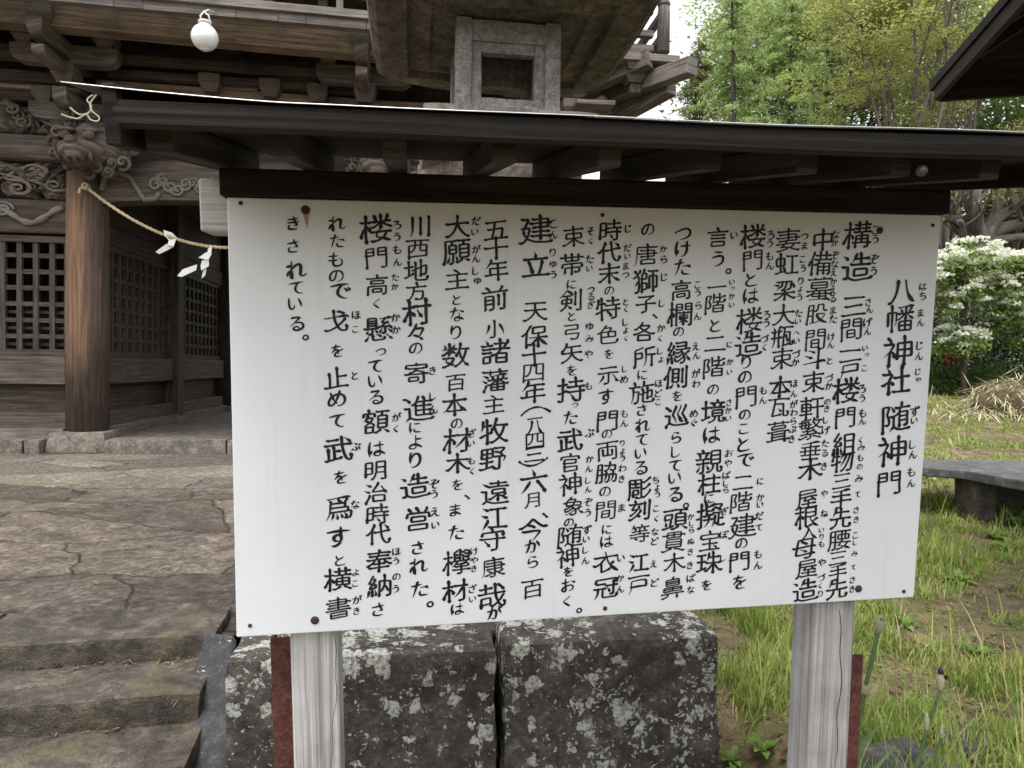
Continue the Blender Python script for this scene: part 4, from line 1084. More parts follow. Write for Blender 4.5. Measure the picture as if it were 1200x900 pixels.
def fill(loops):
    """constrained triangulation of the outlines, keeping what has a non-zero winding"""
    pts = []; edges = []
    for l in loops:
        i0 = len(pts); pts += [Vector((p.x, p.y)) for p in l]; edges += [(i0 + i, i0 + (i + 1) % len(l)) for i in range(len(l))]
    V, E, F, _, _, _ = delaunay_2d_cdt(pts, edges, [], 0, 1e-5)
    C = np.array([[(V[f[0]].x + V[f[1]].x + V[f[2]].x) / 3, (V[f[0]].y + V[f[1]].y + V[f[2]].y) / 3] for f in F])
    wn = np.zeros(len(F))
    for l in loops:
        a = np.array([[p.x, p.y] for p in l]); b = np.roll(a, -1, 0)
        cx, cy = C[:, 0:1], C[:, 1:2]
        side = (b[:, 0] - a[:, 0]) * (cy - a[:, 1]) - (cx - a[:, 0]) * (b[:, 1] - a[:, 1])
        up = (a[:, 1] <= cy) & (b[:, 1] > cy) & (side > 0); dn = (a[:, 1] > cy) & (b[:, 1] <= cy) & (side < 0)
        wn += up.sum(1) - dn.sum(1)
    keep = []
    for f, w in zip(F, wn):
        if round(w) != 0:
            a, b, c = (V[i] for i in f[:3])
            keep.append(tuple(f) if (b.x - a.x) * (c.y - a.y) - (c.x - a.x) * (b.y - a.y) > 0 else tuple(f[::-1]))
    return V, keep
def rasterise(loops, N):
    xs = (np.arange(N) + .5) / N * 1.12 - .56
    X, Y = np.meshgrid(xs, xs); X = X.ravel()[:, None]; Y = Y.ravel()[:, None]; wn = np.zeros(len(X), int)
    for l in loops:
        a = np.array(l); b = np.roll(a, -1, 0)
        side = (b[:, 0] - a[:, 0]) * (Y - a[:, 1]) - (X - a[:, 0]) * (b[:, 1] - a[:, 1])
        wn += ((a[:, 1] <= Y) & (b[:, 1] > Y) & (side > 0)).sum(1) - ((a[:, 1] > Y) & (b[:, 1] <= Y) & (side < 0)).sum(1)
    return (wn != 0).reshape(N, N)
def thin(im):
    im = np.pad(im.astype(np.uint8), 1)
    while True:
        ch_ = False
        for st_ in (0, 1):
            P = [np.roll(np.roll(im, dy, 0), dx, 1) for dy, dx in ((-1, 0), (-1, -1), (0, -1), (1, -1), (1, 0), (1, 1), (0, 1), (-1, 1))]
            B = sum(p.astype(int) for p in P); A = sum(((P[i] == 0) & (P[(i + 1) % 8] == 1)).astype(int) for i in range(8))
            if st_ == 0: c_ = (P[0] * P[2] * P[4] == 0) & (P[2] * P[4] * P[6] == 0)
            else: c_ = (P[0] * P[2] * P[6] == 0) & (P[0] * P[4] * P[6] == 0)
            d = (im == 1) & (B >= 2) & (B <= 6) & (A == 1) & c_
            if d.any(): im[d] = 0; ch_ = True
        if not ch_: return im[1:-1, 1:-1]
SK = {}
def skeleton(ch):
    """stroke centre lines of a glyph: list of polylines with free-end flags"""
    if ch in SK: return SK[ch]
    g_ = sample_glyph(ch)
    if g_ is None: SK[ch] = None; return None
    N = 120; im = rasterise(g_[0], N); sk = thin(im); area = im.sum(); px = set(zip(*np.nonzero(sk)))
    sw = area / max(1, len(px))                                    # stem width in pixels
    nb8 = ((0, 1), (1, 0), (0, -1), (-1, 0), (1, 1), (1, -1), (-1, 1), (-1, -1))
    def nbs(p):
        out = [(p[0] + a, p[1] + b) for a, b in nb8[:4] if (p[0] + a, p[1] + b) in px]
        for a, b in nb8[4:]:
            q = (p[0] + a, p[1] + b)
            if q in px and (p[0] + a, p[1]) not in px and (p[0], p[1] + b) not in px: out.append(q)
        return out
    NB = {p: nbs(p) for p in px}
    def trace():
        nodes = {p for p in NB if len(NB[p]) != 2}; done = set(); paths = []
        for n_ in nodes:
            for q in NB[n_]:
                if (n_, q) in done: continue
                path = [n_, q]; prev, cur = n_, q
                while cur not in nodes:
                    nx_ = [r for r in NB[cur] if r != prev]
                    if not nx_: break
                    prev, cur = cur, nx_[0]; path.append(cur)
                done.add((path[0], path[1])); done.add((path[-1], path[-2])); paths.append(path)
        seen = set().union(*[set(p) for p in paths]) if paths else set()
        for p in list(NB):                                         # closed rings
            if p in seen or len(NB[p]) != 2: continue
            path = [p]; prev, cur = None, p
            while True:
                seen.add(cur); nx_ = [r for r in NB[cur] if r != prev and (r not in seen or (r == p and len(path) > 2))]
                if not nx_: break
                prev, cur = cur, nx_[0]; path.append(cur)
                if cur == p: break
            if len(path) > 3: paths.append(path)
        return paths
    for _ in range(2):                                             # prune spurs
        for path in trace():
            e0, e1 = len(NB[path[0]]), len(NB[path[-1]])
            if len(path) < sw * .85 and ((e0 == 1 and e1 > 2) or (e1 == 1 and e0 > 2)):
                body = path[:-1] if e0 == 1 else path[1:]
                for p in body: px.discard(p)
        NB = {p: nbs(p) for p in px}
    paths = [p for p in trace() if len(p) > 1]
    segs = [[np.array(q, float) for q in p] for p in paths]
    # join near-collinear segments across junctions
    def endt(s_, e): 
        k = min(len(s_) - 1, 9); v = (s_[0] - s_[k]) if e == 0 else (s_[-1] - s_[-1 - k]); n_ = np.linalg.norm(v); return v / n_ if n_ else v
    R_ = max(3.0, sw * .8); merged = True
    while merged:
        merged = False; best = None
        for i in range(len(segs)):
            for j in range(i + 1, len(segs)):
                for a in (0, 1):
                    for b in (0, 1):
                        pa = segs[i][0 if a == 0 else -1]; pb = segs[j][0 if b == 0 else -1]
                        if np.linalg.norm(pa - pb) > R_: continue
                        c_ = -endt(segs[i], a).dot(endt(segs[j], b))
                        if c_ > .8 and (best is None or c_ > best[0]): best = (c_, i, j, a, b)
        if best:
            _, i, j, a, b = best; A_ = segs[i] if a == 1 else segs[i][::-1]; B_ = segs[j] if b == 0 else segs[j][::-1]
            segs[i] = A_ + B_; del segs[j]; merged = True
    out = []; ends = [(k, s_[e]) for k, s_ in enumerate(segs) for e in (0, -1)]
    for k, s_ in enumerate(segs):
        if len(s_) < 2: continue
        P = np.array(s_)[:, ::-1]                                  # (x, y)
        if len(s_) <= 4 and len(segs) > 1 and len(segs) > 2 and sum(np.linalg.norm(s_[0] - q) < 4 or np.linalg.norm(s_[-1] - q) < 4 for kk, q in ends if kk != k) > 1: continue
        closed = np.linalg.norm(P[0] - P[-1]) < 2 and len(P) > 12
        free = []
        for e in (0, -1):
            d = min([np.abs(np.array(t_) - s_[e]).sum(1).min() for kk, t_ in enumerate(segs) if kk != k] or [99]); free.append(d > sw * .9 and not closed)
        for _ in range(5):
            Q = P.copy(); Q[1:-1] = (P[:-2] + 2 * P[1:-1] + P[2:]) / 4; P = Q
        P = (P + .5) / N * 1.12 - .56
        L = np.concatenate([[0], np.cumsum(np.linalg.norm(np.diff(P, axis=0), axis=1))])
        if L[-1] < 1e-3: continue
        n_ = max(3, int(L[-1] / .026) + 1); tt = np.linspace(0, L[-1], n_); P = np.stack([np.interp(tt, L, P[:, 0]), np.interp(tt, L, P[:, 1])], 1)
        # writing direction: left to right, else top to bottom
        d = P[-1] - P[0]
        if (d[0] - 1.25 * d[1]) < 0: P = P[::-1]; free = free[::-1]
        out.append((P, free, closed, L[-1]))
    SK[ch] = (out, sw / N * 1.12); return SK[ch]
def brush(ch, seed, ruby):
    if ch in '。、︵︶' or ord(ch) < 128: return brush_outline(ch, seed, ruby)
    s_ = skeleton(ch)
    if not s_: return None
    kana = 0x3040 < ord(ch) < 0x30ff or ch == '々'
    kx, ky = (1.0, .96) if ruby else ((1.04, .97) if kana else (.96, .85))
    strokes, sw = s_; q = random.Random(int(seed * 1000)); res = []
    wb = (min(.150, max(.125, sw * 1.5)) if ruby else (min(.125, max(.108, sw * 1.5)) if kana else min(.104, max(.060, .116 - .0062 * sum(k[3] for k in strokes))))) * q.uniform(.93, 1.08)
    for P, free, closed, L in strokes:
        n_ = len(P); d = P[-1] - P[0]; T = np.gradient(P, axis=0); T /= np.maximum(1e-9, np.linalg.norm(T, axis=1))[:, None]
        t_ = np.linspace(0, 1, n_); arc = t_ * L
        hor = T[:, 0] ** 2
        w = wb * (1.14 - .20 * hor)                                 # uprights heavier than horizontals
        if not closed:
            ang = math.atan2(d[1], d[0]); straight = np.linalg.norm(d) / L
            tail = T[-1]
            if not kana and not ruby or True:
                if L < .17 and free[0] and free[1]: w = wb * (.45 + .95 * t_ ** .8)                    # dot
                elif free[1] and tail[1] < -.45 and tail[0] < -.25 and L > .16: w = w * (1.25 - .95 * t_ ** 1.7)   # sweep to lower left
                elif free[1] and tail[1] < -.2 and tail[0] > .45 and L > .2: w = w * (.60 + .95 * np.exp(-((t_ - .82) / .22) ** 2))  # pressed sweep to lower right
                elif kana: w = w * (.82 + .40 * np.sin(math.pi * np.minimum(1, t_ * 1.15)) - .35 * (t_ > .85) * (t_ - .85) / .15)
                else:
                    # pressed start and stop
                    w = w * (1 + (.38 if free[0] else .1) * np.exp(-(arc / .045) ** 2) + (.52 if free[1] else .12) * np.exp(-((L - arc) / .05) ** 2))
        w = w * (1 + .16 * np.array([noise.noise(Vector((p[0] * 3.5 + seed * 5, p[1] * 3.5, seed))) for p in P]))
        if not closed:                                              # reach the stem ends that thinning ate away
            ext = sw * .42
            Pn = [P[0] - T[0] * ext * (1 if free[0] else .3)] + list(P) + [P[-1] + T[-1] * ext * (1 if free[1] else .3)]
            P = np.array(Pn); w = np.concatenate([[w[0] * .8], w, [w[-1] * .72]]); T = np.concatenate([[T[0]], T, [T[-1]]])
            if free[0] and not kana:                                # slanted entry of the brush
                P[0] += np.array([-.25, .45]) * wb * .6
        Nn = np.stack([-T[:, 1], T[:, 0]], 1)
        Lf = P + Nn * w[:, None] / 2; Rt = P - Nn * w[:, None] / 2
        if closed:
            loops = [Rt[:-1], Lf[:-1][::-1]]
        else:
            cap1 = [P[-1] + (T[-1] * math.cos(a) - Nn[-1] * math.sin(a)) * w[-1] / 2 for a in (.9, 0, -.9)]
            cap0 = [P[0] + (-T[0] * math.cos(a) + Nn[0] * math.sin(a)) * w[0] / 2 for a in (.9, 0, -.9)]
            loops = [np.array(list(Rt) + cap1 + list(Lf[::-1]) + cap0)]
        for lp in loops:
            W = []
            for x, y in lp:
                wx = .030 * noise.noise(Vector((x * 1.6, y * 1.6, seed * 1.9))); wy = .030 * noise.noise(Vector((x * 1.6 + 9, y * 1.6, seed * 2.3)))
                X_, Y_ = x * kx + wx, y * ky + wy
                Y_ += .115 * X_ - .05 * X_ * X_
                W.append(Vector((X_, Y_, 0)))
            res.append(W)
    return res
t = NT('black brush paint'); co = t.coord('Object')
ik = t.ramp(t.math('ADD', t.math('MULTIPLY', t.noise(co, 7, 4, .6), .5), t.math('MULTIPLY', t.noise(co, 120, 5, .75), .5)), [(.5, (.007, .007, .008)), (.62, (.022, .022, .024)), (.72, (.10, .10, .10))])
INK = t.done(ik, .5, .3)
title, title2, body = MB(), MB(), MB(); rn = random.Random(11)
for k, tok in enumerate(TEXT.split()):
    ch = tok[0]; ruby = tok.endswith('r'); x, z, w = [int(q) / 1e4 for q in tok[1:].rstrip('r').split(',')]
    L = brush(ch, k % 97 + rn.random(), ruby)
    if L is None: continue
    flat, fixed = fill(L)
    ang = rn.uniform(-.03, .03); c_, s_ = math.cos(ang), math.sin(ang)
    vs = [(x + w * (p.x * c_ - p.y * s_), -.0012, z + B0 + w * (p.x * s_ + p.y * c_)) for p in flat]
    mb = body if k >= 24 else (title if z > .42 else title2)
    mb.mesh(vs, fixed, [[(0, 0)] * 3 for _ in fixed])
title.build('title_lettering', INK, board); title2.build('title_lettering', INK, board); body.build('body_lettering', INK, board)
bpy.data.objects.remove(fo)
# nails and screws
def s2(px, py, y=0.0):
    d = ray(px, py); o = CAM - BC; ol = Vector((o.dot(SX), o.dot(SYB), o.dot(SZ))); dl = Vector((d.dot(SX), d.dot(SYB), d.dot(SZ)))
    p = ol + dl * ((y - ol.y) / dl.y); return Vector((p.x, y, p.z + B0))
NAIL = plain('rusty nail head', (.055, .032, .022), .8, .3, var=.5, scale=200)
for px, py, r_ in ((282, 238, .0045), (358, 246, .0095), (706, 252, .0045), (1031, 270, .0085), (1093, 264, .0045), (293, 733, .0045), (369, 727, .0095), (709, 713, .0055), (1006, 690, .0095), (1059, 693, .0050)):
    c = s2(px, py); m = MB()
    m.lathe([(r_, 0), (r_ * .9, .002), (r_ * .5, .0032), (r_ * .1, .0036)], (0, 0, 0), 12)
    nl = m.build('nail', NAIL, sign); nl.location = c; nl.rotation_euler = (R(90), 0, 0)
c = s2(359, 252); m = MB()
m.prism([(-.007, .004), (.007, .004), (.004, -.012), (.001, -.028), (-.003, -.012)], lambda u, v, d: (c.x + u, d, c.z + v), -.0006, .001)
m.build('rust_stain', plain('rust run', (.42, .30, .18), .7, .2, var=.3, scale=90), board)
# posts
for (xa, xb, yb_) in ((-.693, -.590, .022), (.552, .660, .022)):
    m = MB(); xc = (xa + xb) / 2; w = xb - xa
    m.bar((xc, yb_ + .05, -.35), (xc, yb_ + .05, B0 + .96), .10, w, up=(1, 0, 0)); m.build('post', W_POST, sign, bevel=.006)
# drying cracks down the posts
m = MB()
def crack(px, y0, y1):
    pts = []
    for k in range(16):
        f = k / 15; c = s2(px + 3 * math.sin(f * 5) + 1.5 * math.sin(f * 17), y0 + (y1 - y0) * f, .021); pts.append((c.x, .0225, c.z))
    return pts
CRK = plain('crack shadow wood', (.05, .045, .042), .9)
for cr_, w_ in (((983, 712, 905), [.0004] + [.0016] * 13 + [.001, .0005]), ((391, 742, 905), .0009), ((356, 760, 905), .0006)):
    m = MB(); m.tube(crack(*cr_), w_, 5); m.build('drying_crack', CRK, sign)
# steel angle stakes bolted behind the posts
RUST = stone('red brown rusted steel', (.045, .017, .013), (.10, .038, .029), (.16, .07, .055), 30, bump=.3, rough=.75)
def stake(xa, xb, y, ztop, name='steel_stake'):
    m = MB(); t_ = .006
    poly = [(xa, y), (xb, y), (xb, y + t_), (xa + t_, y + t_), (xa + t_, y + .05), (xa, y + .05)]
    m.prism(poly, lambda u, v, d: (u, v, d), -.35, ztop); return m.build(name, RUST, sign)
stake(s2(317, 760, .07).x, -.696, .07, s2(320, 748, .07).z); stake(.664, s2(1011, 780, .07).x, .07, s2(1005, 768, .07).z)
# rail and roof
m = MB(); m.bar((-.852, .085, B0 + .916), (.85, .085, B0 + .916), .095, .108); m.build('back_rail', wood('pale grey rail', (.28, .265, .25), (.48, .46, .44), (.62, .60, .58), 40), sign, bevel=.005)
m = MB(); m.bar((-.80, .02, B0 + .956), (.828, .02, B0 + .956), .06, .055); m.build('roof_beam', W_BLACK, sign, bevel=.004)
sl_ = .14; zr = lambda y, o=0: B0 + .981 + (y + .4) * sl_ + o
m = MB()
V = []; nx = 40
for xs_, sg in ((None, 0),):
    m.bar((-.842, -.405, zr(-.405, .014)), (-.842, .36, zr(.36, .014)), .02, .028)
for k in range(9):                                           # boards of the roof
    y0, y1 = -.395 + k * .084, -.395 + k * .084 + .081
    m.bar((-.85, (y0 + y1) / 2, zr((y0 + y1) / 2, .009)), (.925, (y0 + y1) / 2, zr((y0 + y1) / 2, .009)), .081, .014, up=(0, -sl_, 1))
m.build('roof_board', W_BLACK, sign)
for k in range(9):
    x = -.80 + .1775 * k
    m = MB(); m.bar((x, -.355, zr(-.355, -.025)), (x, .30, zr(.30, -.025)), .040, .050); m.build('rafter', wood('dark rafter', (0.0133, 0.01045, 0.00855), (0.0342, 0.0285, 0.02375), (0.0855, 0.0722, 0.0589), 40) if k == 0 else bpy.data.materials['dark rafter'], sign, bevel=.003)
m = MB()                                                     # eave fascia with rounded lower lip
x0, x1 = -.842, .93; prof = [(-.385, .004), (-.392, -.016), (-.40, -.022), (-.408, -.016), (-.412, .0), (-.411, .016), (-.385, .016)]
N = 48
for i in range(N):
    for j in range(len(prof)):
        a, b = prof[j], prof[(j + 1) % len(prof)]
        xa, xb = x0 + (x1 - x0) * i / N, x0 + (x1 - x0) * (i + 1) / N
        wz = lambda x: .004 * noise.noise(Vector((x * 2.2, 0, 4)))
        m.face([(xa, a[0], zr(-.4, a[1]) + wz(xa)), (xa, b[0], zr(-.4, b[1]) + wz(xa)), (xb, b[0], zr(-.4, b[1]) + wz(xb)), (xb, a[0], zr(-.4, a[1]) + wz(xb))],
               [(xa, j * .02), (xa, j * .02 + .02), (xb, j * .02 + .02), (xb, j * .02)], smooth=True)
for xe in (x0, x1): m.face([(xe, a[0], zr(-.4, a[1])) for a in (prof if xe == x1 else prof[::-1])])
W_FASCIA = wood('dark brown eave fascia', (0.0095, 0.0076, 0.00665), (0.0209, 0.01748, 0.0152), (0.0494, 0.0418, 0.0361), 60, lng=1.0, rough=.65, spec=.2)
m.build('eave_fascia', W_FASCIA, sign)
for sgx, xx in ((-1, -.846), (1, .934)):
    m = MB(); m.bar((xx, -.41, zr(-.41, -.004)), (xx, .37, zr(.37, -.004)), .022, .085)
    m.build('barge_board', W_BLACK, sign, bevel=.003)
def zlip(x): return .0195 + .0035 * noise.noise(Vector((x * 2.1, 0, 7))) + .005 * smooth(0, .6, x) + (.014 * max(0, (-.60 - x) / .28) ** 1.3 if x < -.60 else 0)
METAL = plain('thin galvanised sheet', (.05, .05, .052), .35, .5, .85, var=.3, scale=20)
m = MB(); N = 70; top_ = []
for seg in ((-.905, -.135), (-.150, .945)):                   # two overlapping roofing sheets
    xs_ = [seg[0] + (seg[1] - seg[0]) * i / 36 for i in range(37)]; up = .0025 if seg[0] < -.5 else 0
    for i in range(36):
        for (ya, yb2) in ((-.418, -.38), (-.38, 0), (0, .38)):
            P = [(xs_[i], ya), (xs_[i + 1], ya), (xs_[i + 1], yb2), (xs_[i], yb2)]
            m.face([(x, y, zr(y, zlip(x) + up)) for x, y in P], smooth=True)
    m.tube([(x, -.4195, zr(-.419, zlip(x) + up - .001)) for x in xs_], .0012, 6)
m.build('roof_sheet', METAL, sign)
m = MB(); m.tube([(x_, -.4215, zr(-.421, zlip(x_) + .0012)) for x_ in [-.905 + 1.85 * i / 90 for i in range(91)]], .0009, 6)  # pale tube along the metal drip edge, sky glint put into its colour
m.build('drip_edge_glint', plain('metal edge with sky glint', (.62, .63, .65), .25, .5, .6, var=.25, scale=14), sign)
m = MB(); c = s2(1065, 207, -.35); m.lathe([(.006, 0), (.0095, .004), (.0095, .012), (.003, .018)], (0, 0, 0), 12)  # dull round washer disk under the eave
bz = m.build('round_washer', plain('dull tin', (.10, .09, .07), .5, .5, .5), sign); bz.location = (c.x, -.375, c.z); bz.rotation_euler = (R(60), 0, 0)

# ------------------------------------------------------------------ vegetation
def leaf(m, p, d, up, L, W):
    """a folded leaf of two faces"""
    d = d.normalized(); s_ = d.cross(up)
    if s_.length < 1e-4: s_ = Vector((1, 0, 0))
    s_.normalize(); u = s_.cross(d)
    a = p; b = p + d * L * .5 + s_ * W / 2 + u * W * .18; c = p + d * L; e = p + d * L * .5 - s_ * W / 2 + u * W * .18
    i = len(m.v); m.v += [tuple(a), tuple(b), tuple(c), tuple(e)]
    m.f.append((i, i + 1, i + 2)); m.f.append((i, i + 2, i + 3)); m.uv += [[(0, 0), (1, 0), (1, 1)], [(0, 0), (1, 1), (0, 1)]]; m.sm += [False, False]
def rv(q): 
    while True:
        v = Vector((q.uniform(-1, 1), q.uniform(-1, 1), q.uniform(-1, 1)))
        if .05 < v.length < 1: return v
BARK = wood('grey brown bark', (.05, .042, .036), (.12, .10, .085), (.22, .19, .165), 14, bump=.9)
BARK_D = wood('dark bark', (.025, .02, .017), (.06, .048, .04), (.12, .10, .085), 12, bump=.9)
def limb(q, p0, p1, r0, r1, wob=.12, n=7):
    p0, p1 = Vector(p0), Vector(p1); L = (p1 - p0).length; o1, o2 = rv(q) * wob * L, rv(q) * wob * L
    pts = [p0 + (p1 - p0) * (k / n) + o1 * math.sin(math.pi * k / n) + o2 * math.sin(2 * math.pi * k / n) * .5 for k in range(n + 1)]
    return pts, [r0 + (r1 - r0) * k / n for k in range(n + 1)]
def broadleaf(name, label, cat, base, h, crown, rad, nclump, nleaf, lsize, lmat, seed, r0, bark=BARK, group=None, fork=.45, clump_r=.16, flat=1.0, extra=None, droop=0.0):
    q = random.Random(seed); base = Vector(base); root = thing(name, label, cat, base, 0, group)
    t = MB(); f = MB(); crown = Vector(crown); rad = Vector(rad)
    top = Vector((crown.x * .4, crown.y * .4, h * fork))
    pts, rs = limb(q, (0, 0, -.2), top, r0 * 1.15, r0 * .75, .05); t.tube(pts, rs, 10)
    mains = []
    for k in range(max(5, nclump // 9)):
        v = rv(q); tgt = crown + Vector((v.x * rad.x * .75, v.y * rad.y * .75, v.z * rad.z * .8))
        s_ = q.uniform(.35, 1); st_ = pts[int(s_ * (len(pts) - 1))]
        lp, lr = limb(q, st_, tgt, r0 * .5, r0 * .12, .10); t.tube(lp, lr, 7); mains.append(lp)
    for k in range(nclump):
        v = rv(q); v = v * (q.random() ** .3 / max(v.length, .2)); v *= min(1, 1 / max(v.length, 1e-3)) if v.length > 1 else 1
        c = crown + Vector((v.x * rad.x, v.y * rad.y, v.z * rad.z))
        c += Vector((noise.noise(c * .9 + Vector((seed, 0, 0))), noise.noise(c * .9 + Vector((0, seed, 0))), noise.noise(c * .9 + Vector((0, 0, seed))))) * rad.x * .3
        mn = min((p for lp in mains for p in lp[2:]), key=lambda p: (p - c).length)
        lp, lr = limb(q, mn, c, r0 * .12, r0 * .03, .14, 4); t.tube(lp, lr, 5)
        cr = clump_r * rad.x * q.uniform(.7, 1.4)
        for j in range(int(nleaf * q.uniform(.5, 1.5))):
            o = rv(q); o.z *= .6 * flat; p = c + o * cr * 1.5
            d = (o + rv(q) * .8); d.z = d.z * .5 - droop; leaf(f, p, d, Vector((q.uniform(-.5, .5), q.uniform(-.5, .5), 1)), lsize * q.uniform(.6, 1.3), lsize * q.uniform(.35, .6))
        if extra: extra(q, c, cr)
    t.build('trunk', bark, root); f.build('foliage', lmat, root)
    return root

def conifer(name, label, base, h, rbase, nwhorl, lmat, seed, tuft=.16, per=26, droop=.25, r0=.13, group=None, start=.1, feather=1.0):
    q = random.Random(seed); root = thing(name, label, 'tree', base, 0, group); t = MB(); f = MB()
    pts, rs = limb(q, (0, 0, -.3), (q.uniform(-.3, .3), q.uniform(-.3, .3), h), r0, .015, .012, 12); t.tube(pts, rs, 9)
    for w in range(nwhorl):
        s_ = start + (1 - start) * w / nwhorl; z = h * s_; L0 = rbase * (1 - s_) ** .8 + .15
        c = pts[min(11, int(s_ * 12))].lerp(pts[min(12, int(s_ * 12) + 1)], s_ * 12 - int(s_ * 12)); c.z = z
        for b in range(q.randint(4, 6)):
            a = q.uniform(0, 6.283); L = L0 * q.uniform(.6, 1.15)
            bp = [c + Vector((math.cos(a) * L * k / 6, math.sin(a) * L * k / 6, L * (.12 * k / 6 - droop * (k / 6) ** 2) + .03 * q.uniform(-1, 1))) for k in range(7)]
            t.tube(bp, [.02 * (1 - s_) + .012] + [.012 * (1 - k / 7) + .003 for k in range(1, 7)], 5)
            for j in range(int(per * L / rbase * 1.6) + 6):
                k = q.uniform(.12, 1) * 6; i = min(5, int(k)); p = bp[i].lerp(bp[i + 1], k - i)
                side = Vector((-math.sin(a), math.cos(a), 0)) * q.choice((-1, 1))
                d = side * q.uniform(.4, 1) + Vector((math.cos(a), math.sin(a), 0)) * q.uniform(.2, .8) + Vector((0, 0, -q.uniform(0, .8) * feather))
                Ls = tuft * q.uniform(1.2, 3.2) * (1.1 - .5 * k / 6)
                nn = 5
                for e in range(nn):
                    pp = p + d.normalized() * Ls * e / nn; pp.z -= .25 * Ls * (e / nn) ** 2
                    leaf(f, pp, d + rv(q) * .9, Vector((0, 0, 1)), tuft * q.uniform(.8, 1.5), tuft * .24)
    t.build('trunk', BARK_D, root); f.build('foliage', lmat, root); return root

L_LARCH = leafmat('fresh larch needles', [(.17, .25, .075), (.31, .41, .15), (.46, .54, .24)], 1.6, .5)
L_OLIVE = leafmat('yellow green young leaves', [(.18, .21, .06), (.34, .37, .11), (.50, .50, .19)], 1.4, .5)
L_CYP = leafmat('cypress foliage', [(.07, .10, .03), (.17, .19, .06), (.27, .20, .09)], 1.2, .4)
L_DARK = leafmat('dark evergreen leaves', [(.014, .028, .010), (.035, .06, .02), (.07, .10, .035)], 1.4, .2)
L_MID = leafmat('mid green leaves', [(.05, .09, .022), (.12, .19, .05), (.22, .29, .09)], 1.8, .4)
L_SHRUB = leafmat('hedge leaves', [(.022, .045, .012), (.05, .09, .022), (.11, .16, .05)], 2.0, .3)
L_FLOW = leafmat('cream white blossom', [(.62, .64, .48), (.78, .79, .68), (.85, .85, .80)], 5, .25)
L_GOLD = leafmat('grey olive foliage', [(.11, .115, .05), (.24, .235, .10), (.36, .33, .16)], 1.6, .4)
L_PALE = leafmat('pale spring leaves', [(.20, .27, .09), (.33, .41, .16), (.46, .52, .25)], 1.2, .5)
def gpos(px, Y, dz=0.0):
    x = at(px, 430, Y).x; return Vector((x, Y, ground_z(x, Y) + dz))

def rel(px, py, Y, base): return at(px, py, Y) - base
# larches beyond the gate corner
for px, Y, h, rb, sd, lb in ((857, 19, 11.5, 2.1, 1, 'feathery bright green larch directly right of the gate eaves'), (912, 21, 12.5, 2.4, 2, 'feathery bright green larch, second to the right of the gate eaves'), (965, 25, 13, 2.6, 3, 'bright green larch partly veiled by the yellow green tree')):
    conifer('larch_tree', lb, gpos(px, Y), h, rb, 32, L_LARCH, sd, .10, 44, .30, group='bright green larches')
conifer('cypress_tree', 'olive brown cypress seen between the gate brackets and the larches', gpos(810, 26), 12.0, 1.7, 30, L_CYP, 5, .17, 34, .1, feather=.3)
b = gpos(1062, 18); broadleaf('maple_tree', 'yellow green leafy tree with grey branches showing above the sign roof', 'tree', b, 9.5, rel(1052, 25, 18, b), (2.1, 2.0, 2.8), 130, 130, .115, L_OLIVE, 21, .13, BARK, fork=.55, clump_r=.13)
b = gpos(1105, 22); broadleaf('maple_tree', 'pale olive tree rising behind the dark pavilion eave', 'tree', b, 11, rel(1090, -10, 22, b), (3.6, 3.0, 4.0), 140, 120, .14, L_GOLD, 22, .15, BARK, fork=.5, clump_r=.13)
b = gpos(1185, 26); broadleaf('broadleaf_tree', 'large mid green tree at the right edge beyond the pavilion', 'tree', b, 12, rel(1190, 120, 26, b), (4.5, 3.5, 4.5), 120, 90, .24, L_MID, 23, .3, BARK_D)
b = gpos(930, 31); broadleaf('broadleaf_tree', 'distant green tree filling the gap behind the larches', 'tree', b, 9, rel(930, 130, 31, b), (5, 3.5, 3.6), 110, 90, .28, L_MID, 24, .3, BARK_D)
b = gpos(1060, 34); broadleaf('broadleaf_tree', 'distant dark tree behind the flowering dogwood', 'tree', b, 9, rel(1080, 200, 34, b), (5.5, 3.5, 4.5), 110, 90, .3, L_DARK, 25, .3, BARK_D)
b = gpos(1240, 33); broadleaf('broadleaf_tree', 'distant dark tree at the far right edge of the garden', 'tree', b, 9, rel(1240, 230, 33, b), (6, 3.5, 4.5), 110, 90, .3, L_DARK, 26, .3, BARK_D)
b = gpos(1010, 30); broadleaf('broadleaf_tree', 'tall pale green tree filling the sky between larches and pavilion', 'tree', b, 14, rel(1015, 30, 30, b), (6, 4, 5), 190, 150, .22, L_PALE, 27, .22, BARK)
b = gpos(900, 33); broadleaf('broadleaf_tree', 'pale green tree crown rising behind the two nearer larches', 'tree', b, 13, rel(905, 60, 33, b), (3.6, 3, 4.5), 130, 140, .22, L_PALE, 28, .2, BARK)

